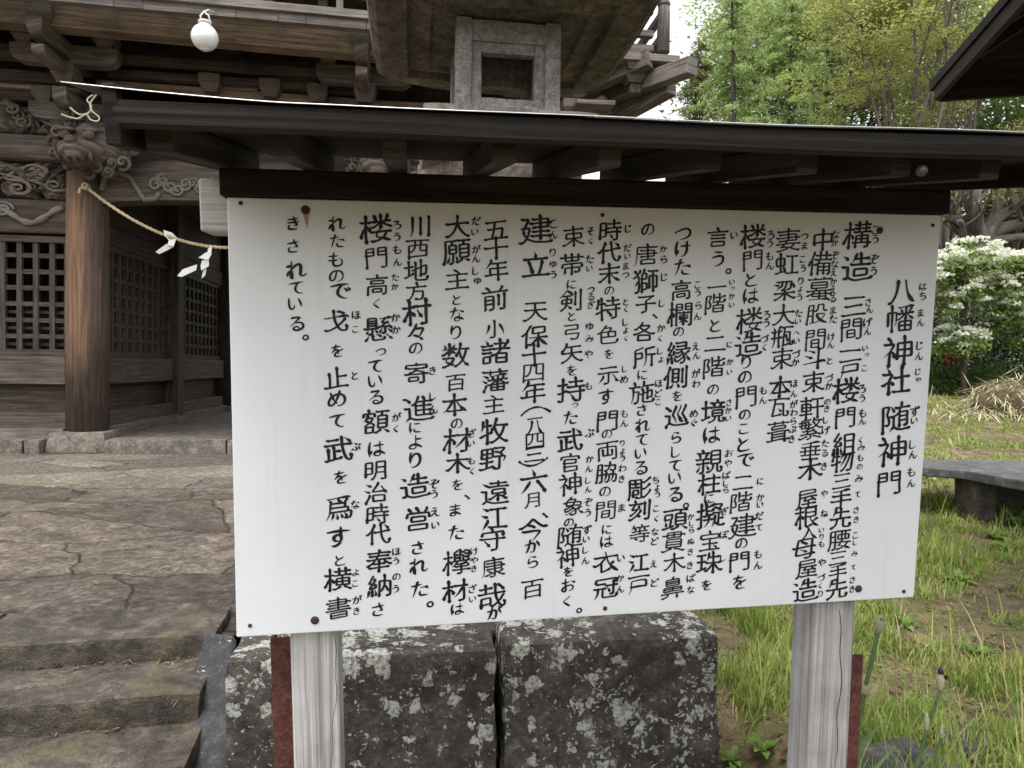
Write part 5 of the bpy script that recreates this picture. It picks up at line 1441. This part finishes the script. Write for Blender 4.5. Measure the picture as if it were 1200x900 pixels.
# old gnarled tree whose limbs spread just under the eave of the pavilion
root = thing('gnarled_tree', 'old tree with thick grey gnarled limbs spreading above the white flowers', 'tree', gpos(1160, 17.6), 0)
b = Vector(root.location); q = random.Random(8); t = MB(); f = MB(); BY = 17.6
hub = rel(1152, 285, BY, b)
pts, rs = limb(q, (.1, 0, -.2), hub, .42, .34, .05); t.tube(pts, rs, 12)
for px, py, yy, r_ in ((1100, 236, .5, .16), (1128, 220, -.5, .2), (1160, 205, .3, .22), (1195, 225, -.6, .19), (1230, 250, .2, .2), (1215, 278, -.5, .15), (1112, 262, -.4, .12), (1180, 180, .4, .18), (1140, 170, -.2, .15), (1075, 200, .2, .12)):
    e = rel(px, py, BY, b) + Vector((0, yy, 0)); lp, lr = limb(q, hub + rv(q) * .1, e, r_, r_ * .35, .16, 9); t.tube(lp, lr, 8)
    for k in range(3):
        e2 = e + Vector((q.uniform(-.9, .9), q.uniform(-.8, .8), q.uniform(.1, 1.0))); l2_, r2 = limb(q, lp[6], e2, r_ * .35, .02, .2, 6); t.tube(l2_, r2, 6)
        for j in range(90):
            o = rv(q) * .55; o.z *= .5; leaf(f, e2 + o, rv(q), Vector((0, 0, 1)), .16, .05)
t.build('trunk', wood('gnarled grey bark', (.04, .036, .032), (.13, .115, .10), (.27, .25, .225), 9, bump=1.0), root); f.build('foliage', L_GOLD, root)

# flowering dogwood
base = gpos(1131, 13.2); q = random.Random(14); root = thing('flowering_dogwood', 'small tree with flat tiers of creamy white blossom right of the sign', 'flowering tree', base, 0); t = MB(); f = MB(); w = MB(); FY = 13.2
fk = rel(1131, 350, FY, base)
pts, rs = limb(q, (0, 0, -.1), fk, .065, .045, .02); t.tube(pts, rs, 8)
tiers = [(1142, 302, .80, .6, 90), (1108, 316, .5, .45, 56), (1172, 322, .65, .5, 64), (1210, 312, .65, .5, 60), (1126, 344, .6, .5, 26), (1188, 350, .5, .4, 26), (1126, 394, .46, .3, 50), (1184, 368, .42, .3, 44), (1222, 385, .5, .35, 40)]
for px, py, rx, ry, nfl in tiers:
    c = rel(px, py, FY, base); st_ = pts[-1] if py < 350 else pts[4]
    lp, lr = limb(q, st_, c + Vector((0, 0, -.1)), .035, .012, .12); t.tube(lp, lr, 6)
    for k in range(int(nfl * 1.25)):
        an = q.uniform(0, 6.283); r_ = math.sqrt(q.random()); p = c + Vector((rx * r_ * math.cos(an), ry * r_ * math.sin(an), .26 * (1 - r_ * r_) - .12 + q.uniform(-.22, .16))); p += Vector((0, 0, .16 * noise.noise(p * 3.0)))
        for j in range(16): leaf(f, p + Vector((q.uniform(-.14, .14), q.uniform(-.14, .14), q.uniform(-.22, -.02))), rv(q), Vector((0, 0, 1)), .10, .05)
        if k % 6 == 0: lp2, lr2 = limb(q, lp[5], p, .01, .004, .1, 4); t.tube(lp2, lr2, 4)
        if k < nfl * 1.5 and noise.noise(p * 4.2 + Vector((3, 1, 7))) > -.12:
            for j in range(q.randint(4, 8)):
                pc = p + Vector((q.uniform(-.1, .1), q.uniform(-.1, .1), q.uniform(-.02, .05)))
                for e in range(7):
                    v = rv(q); v.z = abs(v.z) * .9; leaf(w, pc + v * .03, v, rv(q), .058, .05)
t.build('trunk', BARK_D, root); f.build('foliage', leafmat('dogwood leaves', [(.08, .14, .03), (.18, .27, .07), (.30, .38, .12)], 2.2, .45), root); w.build('blossom', L_FLOW, root)

def shrub(name, label, base, r, n, mat, seed, size=.09, cat='shrub', group=None):
    q = random.Random(seed); root = thing(name, label, cat, base, 0, group); f = MB(); t = MB()
    for k in range(9):
        a = k * .7; lp, lr = limb(q, (0, 0, -.05), (r[0] * .6 * math.cos(a), r[1] * .6 * math.sin(a), r[2] * q.uniform(.6, 1)), .025, .006, .15); t.tube(lp, lr, 5)
    for k in range(n):
        v = rv(q); v = v / v.length * q.uniform(.55, 1.0); v.z = abs(v.z)
        p = Vector((v.x * r[0], v.y * r[1], v.z * r[2])); p *= 1 + .22 * noise.noise(p * 2.4 + Vector((seed, 0, 0)))
        leaf(f, p, rv(q) + v * .7, Vector((0, 0, 1)), size * q.uniform(.6, 1.3), size * .5)
    t.build('stem', BARK_D, root); f.build('foliage', mat, root); return root
shrub('shrub', 'dark rounded shrub just right of the sign edge behind the dogwood', gpos(1085, 15.2), (.9, .7, 1.5), 3800, L_DARK, 1)
shrub('shrub', 'tall dark evergreen shrub behind the dogwood trunk', gpos(1150, 15.6), (1.7, .8, 2.1), 6500, L_DARK, 2, .10)
shrub('shrub', 'dark shrub at the right edge behind the straw heap', gpos(1215, 15.5), (1.3, .8, 1.7), 4200, L_DARK, 3, .10)
shrub('shrub', 'low mid green bush at the foot of the dogwood', gpos(1105, 13.6), (.75, .5, .55), 2600, L_SHRUB, 4, .07)
shrub('shrub', 'low leafy bush between dogwood trunk and straw heap', gpos(1160, 13.4), (.9, .5, .62), 2600, L_SHRUB, 5, .07)
shrub('shrub', 'small red leaved shrub beside the dogwood trunk', gpos(1119, 14.2), (.28, .2, 1.05), 420, leafmat('red leaves', [(.10, .02, .012), (.24, .05, .03), (.30, .10, .05)], 3, .3), 6, .08)
shrub('shrub', 'green bush left of the sign seen through the gate passage', gpos(262, 26), (1.6, 1, 1.6), 2600, L_MID, 7, .14)

# straw heap
base = gpos(1192, 11.6); root = thing('straw_heap', 'heap of dry straw and cut weeds at the right edge', 'straw heap', base, 0); q = random.Random(17); m = MB(); k_ = MB()
for k in range(2600):
    v = rv(q); v.normalize(); v.z = abs(v.z); p = Vector((v.x * .85, v.y * .6, v.z * .62)) * q.uniform(.7, 1.0)
    if q.random() < .3: p = Vector((q.uniform(-1.5, .9), q.uniform(-.7, .3), q.uniform(0, .08)))
    d = rv(q); d.z *= .5; d.z -= .25; leaf(m, p, d, Vector((0, 0, 1)), q.uniform(.2, .5), .012)
k_.ell((0, 0, 0), (.72, .5, .5), 18, 10, .3)
k_.build('heap_core', plain('rotting straw', (.08, .065, .04), .95, .1, var=.5, scale=20), root)
m.build('straw', plain('dry straw', (.44, .40, .25), .9, .1, var=.45, scale=6), root)

# ---- grass, litter
def grass_field():
    q = random.Random(31); m = MB(); d_ = MB(); n = 0
    def clump_d(x, y): return noise.noise(Vector((x * 1.9, y * 1.9, 5))) + .6 * noise.noise(Vector((x * 5, y * 5, 9)))
    tries = 0
    while n < 80000 and tries < 900000:
        tries += 1
        Y = 1.95 + (q.random() ** 1.9) * 11.5; x = q.uniform(.62, .35 + Y * .86)
        if x < .78 and Y < 3.9: continue
        if Y > 4 and x < 1.25 + .1 * Y: continue
        dn = clump_d(x, Y)
        if q.random() > (.20 + 1.1 * dn + .25 * smooth(3.0, 6.0, Y)) * (1 - .6 * smooth(7.0, 8.5, Y)): continue
        n += 1; z = ground_z(x, Y); H = (.025 + .075 * q.random() ** 2 + .055 * max(0, dn)) * (1 if q.random() < .95 else q.uniform(2.0, 3.6))
        if Y > 7: H *= .8
        a = q.uniform(0, 6.283); ln = q.uniform(.1, .75); w = .0018 + .0017 * q.random() + (.0012 * max(0, Y - 3) ** .8)
        dx, dy = math.cos(a), math.sin(a); sx, sy = -dy * w, dx * w
        P = [Vector((x + dx * H * ln * (t_ ** 1.8), Y + dy * H * ln * (t_ ** 1.8), z - .01 + H * (t_ - .25 * ln * t_ * t_))) for t_ in (0, .4, .75, 1)]
        tgt = d_ if q.random() < .13 else m
        i = len(tgt.v)
        for k, p in enumerate(P[:3]):
            f = (1, .85, .5)[k]; tgt.v += [(p.x - sx * f, p.y - sy * f, p.z), (p.x + sx * f, p.y + sy * f, p.z)]
        tgt.v.append(tuple(P[3]))
        tgt.f += [(i, i + 1, i + 3, i + 2), (i + 2, i + 3, i + 5, i + 4), (i + 4, i + 5, i + 6)]
        tgt.uv += [[(0, 0)] * 4, [(0, 0)] * 4, [(0, 0)] * 3]; tgt.sm += [True] * 3
    tag(m.build('grass', leafmat('fresh grass', [(.11, .165, .028), (.24, .32, .07), (.42, .45, .15)], 2.4, .45)), kind='stuff', label='fresh green grass growing on the garden soil')
    tag(d_.build('dry_grass', plain('withered grass', (.30, .25, .13), .9, .1, var=.4, scale=5)), kind='stuff', label='withered straw coloured grass among the green')
    cv = MB()
    for k in range(16000):
        Y = 1.95 + (q.random() ** 1.8) * 9; x = q.uniform(.7, .35 + Y * .86)
        if (x < .78 and Y < 3.9) or (Y > 4 and x < 1.25 + .1 * Y): continue
        if noise.noise(Vector((x * 2.6, Y * 2.6, 15))) < -.05 + .1 * q.random(): continue
        p = Vector((x, Y, ground_z(x, Y) + q.uniform(.003, .03))); s_ = q.uniform(.008, .024) * (1 + .12 * max(0, Y - 3)); d = rv(q); d.z *= .3
        leaf(cv, p, d, Vector((q.uniform(-.4, .4), q.uniform(-.4, .4), 1)), s_, s_ * .75)
    tag(cv.build('ground_cover', leafmat('small weed leaves', [(.06, .11, .02), (.13, .21, .045), (.24, .30, .09)], 5, .35)), kind='stuff', label='low small leaved ground cover between the grass blades')
    l_ = MB()
    for k in range(2600):
        Y = 1.95 + (q.random() ** 1.7) * 9; x = q.uniform(.7, .35 + Y * .86)
        if (x < .78 and Y < 3.9) or (Y > 4 and x < 1.25 + .1 * Y): continue
        p = Vector((x, Y, ground_z(x, Y) + .006 + .01 * q.random())); d = rv(q); d.z *= .25; s_ = q.uniform(.015, .055); leaf(l_, p, d, Vector((q.uniform(-.5, .5), q.uniform(-.5, .5), 1)), s_, s_ * .45)
    for k in range(260):                                     # litter on the steps
        u, v = q.uniform(-2.6, 0), q.choice((-.02, -.30, -.58)) + q.uniform(-.03, .035); s_ = q.uniform(.008, .03)
        zz = .5 - .105 * (1 if v > -.2 else (2 if v > -.45 else 3)) + .012; u = -abs(u) if q.random() < .5 else q.uniform(-.5, -.02)
        p = st(u, v, zz); d = rv(q); d.z *= .3; leaf(l_, p, d, Vector((0, 0, 1)), s_, s_ * .4)
    tag(l_.build('leaf_litter', plain('dead leaves', (.13, .08, .05), .9, .1, var=.7, scale=9)), kind='stuff', label='brown dead leaves scattered on soil and steps')
grass_field()

def plant(name, label, base, nl, L, W, mat, seed, up=.6, cat='weed', group=None):
    q = random.Random(seed); root = thing(name, label, cat, base, 0, group); m = MB()
    for k in range(nl):
        a = k * 2.4 + q.uniform(-.4, .4); el = up * q.uniform(.6, 1.3); Lk = L * q.uniform(.7, 1.2); s = Vector((-math.sin(a), math.cos(a), 0)); P = []
        for j in range(6):
            t_ = j / 5; r_ = Lk * t_ * math.cos(el); z = Lk * (t_ * math.sin(el) - .55 * t_ * t_ * math.cos(el)); wd = W * math.sin(math.pi * min(.97, .08 + t_ * .9)) ** .8
            c = Vector((math.cos(a) * r_, math.sin(a) * r_, z)); P += [c - s * wd / 2 + Vector((0, 0, wd * .15)), c, c + s * wd / 2 + Vector((0, 0, wd * .15))]
        m.mesh(P, [(j * 3 + i, j * 3 + i + 1, j * 3 + i + 4, j * 3 + i + 3) for j in range(5) for i in range(2)], smooth=True)
    m.build('leaves', mat, root); return root
L_WEED = leafmat('weed leaves', [(.07, .13, .02), (.14, .24, .04), (.22, .33, .08)], 9, .35)
L_IRIS = leafmat('iris leaves', [(.08, .14, .05), (.14, .23, .09), (.22, .31, .14)], 4, .3)
def g0(px, Y): 
    x = at(px, 430, Y).x; return Vector((x, Y, ground_z(x, Y)))
plant('leafy_weed', 'bright green broad leaved weed between lantern base and right post', g0(884, 2.28), 10, .10, .035, L_WEED, 3, .75)
for i, (px, Y, s_) in enumerate(((905, 2.42, .09), (868, 2.5, .08), (1090, 2.7, .10), (1160, 3.2, .12), (1130, 4.4, .12), (1070, 3.6, .11), (1190, 2.45, .11), (1185, 5.2, .16), (1170, 5.6, .15), (1195, 6.0, .18))):
    plant('leafy_weed', ['small weed tuft hugging the right sign post', 'small weed at the right corner of the lantern base', 'small weed in front of the iris buds', 'spreading weed in the grass near the right edge', 'weed clump in mid grass below the stone bench', 'weed beside the iris stalk in the grass', 'weed behind the edging stones at the right edge', 'leafy weed in front of the bench leg', 'leafy weed left under the bench slab', 'taller leafy weed under the bench at the right edge'][i], g0(px, Y), 9, s_, s_ * .34, L_WEED, 40 + i, .8, group='weeds in the grass')

def iris(label, px0, px1, ptop, Y, buds, leaves, seed, rs=.006):
    base = g0(px0, Y); q = random.Random(seed); root = thing('iris_plant', label, 'iris', base, 0, 'iris plants by the sign'); tip = at(px1, ptop, Y) - base
    m = MB(); pts = [Vector((tip.x * (k / 8) ** 1.4, .02 * math.sin(k * .5), tip.z * k / 8)) for k in range(9)]; m.tube(pts, [rs * (1 - .05 * k) for k in range(9)], 8); m.build('stem', L_IRIS, root)
    for (f, L, dark, lean) in buds:
        k = min(7, int(f * 8)); p = pts[k].lerp(pts[k + 1], f * 8 - k); d = Vector((lean, .05, 1)).normalized(); bm_ = MB()
        prof = [(0, rs), (.12, rs * 1.15), (.35, rs * 1.55), (.6, rs * 1.4), (.85, rs * .8), (1, rs * .12)]
        bm_.tube([p + d * L * a for a, _ in prof], [r_ for _, r_ in prof], 10); bo = bm_.build('bud', leafmat('pale bud sheath', [(.22, .25, .13), (.36, .36, .22), (.46, .42, .30)], 14, .2), root)
        if dark:
            c_ = MB(); c_.tube([p + d * L * .85, p + d * L * 1.0, p + d * L * 1.25], [rs * 1.05, rs * 1.1, .0008], 8); c_.build('petal_tip', plain('violet black petals', (.025, .02, .045), .7), bo)
    for (f, L, ang, W) in leaves:
        p = pts[min(8, int(f * 8))]; lf = MB(); P = []
        d = Vector((math.cos(ang), .15 * q.uniform(-1, 1), 0))
        for j in range(8):
            t_ = j / 7; c = p + d * L * .45 * t_ ** 1.6 + Vector((0, 0, L * (t_ - .22 * t_ * t_))); wd = W * (1 - t_ ** 3) * (.5 + .5 * min(1, t_ * 4)); s_ = Vector((math.sin(.4 * t_) * .6 + .5, .8, 0)).normalized()
            s_ = Vector((.85, -.5 * (1 if ang < 1 else -1), .1)).normalized()
            P += [c - s_ * wd / 2, c + Vector((0, -.12 * wd, 0)), c + s_ * wd / 2]
        lf.mesh(P, [(j * 3 + i, j * 3 + i + 1, j * 3 + i + 4, j * 3 + i + 3) for j in range(7) for i in range(2)], smooth=True); lf.build('leaf', L_IRIS, root)
iris('tall iris stalk with pale bud close beside the right post', 1012, 1030, 722, 1.98, [(.93, .05, False, .12), (.62, .05, False, .25)], [(.35, .19, .2, .022), (.05, .34, 2.9, .016), (.0, .30, .1, .018)], 1, .0085)
iris('iris stalk with dark tipped bud standing in the grass', 1088, 1100, 800, 1.98, [(.96, .055, True, .03)], [(.3, .12, .2, .012), (.0, .14, 2.8, .012)], 2, .007)
iris('short iris with two green buds at the lower right', 1083, 1084, 846, 1.9, [(.95, .05, False, .0), (.35, .08, False, .5)], [(.0, .10, .3, .012)], 3, .005)
iris('thin iris shoot next to the stalk with two green buds', 1098, 1104, 850, 1.93, [(.9, .04, False, .05)], [(.2, .09, .1, .009)], 4, .0045)

# dry fern sprig in the corner of the steps
p = st(-.09, -.30, .5 - .21 + .01); root = thing('dry_sprig', 'small orange brown dried sprig in the corner of the steps', 'plant', p, 0); q = random.Random(2); m = MB()
for k in range(7):
    a = -1.2 + k * .4; L = q.uniform(.05, .10); m.tube([(0, 0, 0), (L * .4 * math.sin(a), .01, L * .5), (L * .8 * math.sin(a), .0, L)], [.0022, .003, .0008], 5)
    leaf(m, Vector((L * .4 * math.sin(a), .01, L * .5)), Vector((math.sin(a), 0, 1)), Vector((0, 1, 0)), .035, .010)
m.build('dry_leaves', plain('orange brown dry leaves', (.30, .13, .06), .9, .1, var=.4, scale=40), root)

# ---- stones and bench at the right
S_EDGE = stone('dark grey edging stone', (.03, .03, .03), (.075, .074, .072), (.15, .147, .14), 14, bump=.7, lichen=(.38, .36, .32), lichen_amt=.25, bdist=.02, rough=.75)
for px, Y, dims, rz, lb in ((1066, 2.16, (.40, .34, .14), .25, 'flat dark edging stone right of the sign post'), (1178, 2.10, (.26, .22, .12), -.5, 'dark edging stone at the lower right edge'), (1148, 2.45, (.22, .18, .09), .5, 'small half buried stone behind the edging stones')):
    p = g0(px, Y); root = thing('edging_stone', lb, 'stone', p, rz, 'edging stones'); m = MB(); m.stone((0, 0, .0), dims, .04, .02, 5, 16, int(px)); m.build('stone_block', S_EDGE, root)
S_BENCH = stone('weathered slab stone', (.04, .039, .039), (.088, .085, .085), (.16, .157, .157), 9, bump=.4, rough=.6, spec=.4)
S_LEG = stone('mossy bench leg stone', (.03, .026, .021), (.075, .065, .052), (.14, .125, .10), 12, bump=.7, moss=(.06, .07, .025))
bz = at(1139, 551, 6.2).z
bench = thing('stone_bench', 'thick grey stone slab laid on rough stone legs as a bench in the garden', 'bench', (4.6, 6.3, ground_z(4.6, 6.3)), 0)
o = Vector(bench.location)
poly = [(3.35, 6.55), (3.98, 6.22), (4.12, 5.45), (5.75, 5.75), (5.5, 6.95), (3.3, 6.95)]
sub = []
for i in range(len(poly)):
    a, b_ = Vector(poly[i]), Vector(poly[(i + 1) % len(poly)])
    for k in range(6):
        s_ = a.lerp(b_, k / 6); w_ = .02 * noise.noise(Vector((s_.x * 4, s_.y * 4, 2))); sub.append((s_.x - o.x + w_, s_.y - o.y + w_))
m = MB(); m.prism(sub, lambda u, v, d: (u, v, d), bz - o.z, bz - o.z - .085); m.build('slab', S_BENCH, bench, bevel=.012)
for c, d_ in (((4.17, 6.32), (.2, .3)), ((5.35, 6.25), (.26, .4)), ((4.75, 6.75), (.9, .22))):
    zz = ground_z(*c); m = MB(); H = bz - .085 - zz; m.stone((c[0] - o.x, c[1] - o.y, zz + H / 2 - .02 - o.z), (d_[0], d_[1], H + .05), .03, .015, 6, 14, int(c[0] * 10)); m.build('leg', S_LEG, bench)

# ------------------------------------------------------------------ pavilion at the upper right
tip = at(1089, 107, 5.0); near = at(1181, 0, 3.78); near.z = tip.z
fdir = (near - tip).normalized(); rdir = Vector((-fdir.y, fdir.x, 0))          # toward the viewer along the eave; to the right
if rdir.x < 0: rdir = -rdir
Lf, Lr = 5.4, 4.2
cen = tip + fdir * Lf / 2 + rdir * Lr / 2
pav = thing('wooden_pavilion', 'dark timber pavilion whose hipped eave corner pokes in at the upper right', 'pavilion', (cen.x, cen.y, .2), math.atan2(rdir.y, rdir.x)); 
W_PAV = wood('very dark pavilion timber', (.010, .007, .006), (.026, .019, .016), (.06, .046, .038), 26)
hx, hy, ez = Lr / 2, Lf / 2, tip.z - .2                                        # pavilion axes: x right, y away from the viewer
m = MB(); rz_ = ez + 1.35; rl_ = hy - hx
A_ = [(-hx, -hy, ez), (hx, -hy, ez), (hx, hy, ez), (-hx, hy, ez)]; Rg = [(0, -rl_, rz_), (0, rl_, rz_)]
for f_ in ([A_[0], A_[1], Rg[0]], [A_[1], A_[2], Rg[1], Rg[0]], [A_[2], A_[3], Rg[1]], [A_[3], A_[0], Rg[0], Rg[1]]):
    q_ = [Vector(p) for p in f_]; m.face([p + Vector((0, 0, .06)) for p in q_]); m.face(q_[::-1])
for k in range(4): a, b = Vector(A_[k]), Vector(A_[(k + 1) % 4]); u_ = Vector((0, 0, .06)); m.face([a, b, b + u_, a + u_])
m.build('roof', W_BLACK, pav)
for k, (a, b) in enumerate(((0, 1), (1, 2), (2, 3), (3, 0))):
    m = MB(); p, q_ = Vector(A_[a]) * .985, Vector(A_[b]) * .985; p.z = q_.z = ez - .045; d = (q_ - p).normalized() * .02
    m.bar(p + d, q_ - d, .035, .09); m.build('eave_board', W_PAV, pav, bevel=.004)
sl3 = 1.35 / hx
for k in range(12):                                                          # rafters under the roof slopes
    yy = -hy + .25 + k * (2 * hy - .5) / 11
    for s_ in (-1, 1):
        ext = min(hx * .98, hy - abs(yy) + .02) if abs(yy) > rl_ else hx * .98
        if ext < .3: continue
        m = MB(); m.bar((s_ * (hx - .06), yy, ez - .03), (s_ * (hx - ext), yy, ez - .03 + sl3 * (ext - .06)), .06, .07); m.build('rafter', W_PAV, pav)
for x, y, L_, ax in ((-hx + .85, 0, Lf - 1.3, 1), (hx - .85, 0, Lf - 1.3, 1), (0, hy - .85, Lr - 1.3, 0), (0, -hy + .85, Lr - 1.3, 0)):
    m = MB(); z_b = ez - .02 if ax else ez - .10
    m.bar((x - (0 if ax else L_ / 2), y - (L_ / 2 if ax else 0), z_b), (x + (0 if ax else L_ / 2), y + (L_ / 2 if ax else 0), z_b), .14, .17); m.build('wall_beam', W_PAV, pav, bevel=.008)
for sx in (-1, 1):
    for sy in (-1, 1):
        m = MB(); m.bar((sx * (hx - .85), sy * (hy - .85), -.25), (sx * (hx - .85), sy * (hy - .85), ez - .05), .15, .15, up=(0, 1, 0)); m.build('post', W_PAV, pav, bevel=.01)

# low tiled house far behind the garden, and a plastered store seen past the gate passage
hs_ = thing('garden_house', 'low grey roofed house half hidden behind the gnarled tree', 'house', gpos(1190, 24), 0)
m = MB(); m.box(-3.5, 3.5, 0, 4, -1, 2.6); m.build('wall', plain('pale plaster', (.50, .48, .44), .9, .1), hs_)
m = MB()
for s_ in (1, -1):
    P = [(-4.1, -.7 if s_ > 0 else 4.7, 2.5), (4.1, -.7 if s_ > 0 else 4.7, 2.5), (4.1, 2, 4.2), (-4.1, 2, 4.2)]
    m.face(P if s_ > 0 else P[::-1]); m.face([(p[0], p[1], p[2] + .15) for p in (P if s_ > 0 else P[::-1])])
for x_ in (-4.1, 4.1): m.face([(x_, -.7, 2.5), (x_, 2, 4.2), (x_, 4.7, 2.5), (x_, 4.7, 2.65), (x_, 2, 4.35), (x_, -.7, 2.65)])
m.face([(-4.1, -.7, 2.5), (4.1, -.7, 2.5), (4.1, -.7, 2.65), (-4.1, -.7, 2.65)])
m.build('roof', plain('grey roof tile', (.22, .22, .22), .6, .4, var=.3), hs_)
b = at(262, 430, 22); st_h = thing('plaster_store', 'cream plastered building glimpsed between gate pillar and sign', 'building', (b.x, 22, .4), 0)
m = MB(); m.box(-4, 2.2, 0, 4, -.6, 3.2); m.build('wall', plain('cream plaster', (.60, .54, .46), .9, .1), st_h)
m = MB(); m.box(-4.4, 2.6, -.5, 4.5, 3.2, 3.4); m.build('roof', plain('brown roof sheet', (.12, .09, .07), .6), st_h)
m = MB(); m.box(-1.5, 2.0, -.04, 0.02, .9, 1.6); m.build('window', plain('dark window pane', (.05, .055, .06), .15, .5), st_h)
bpy.context.view_layer.update()
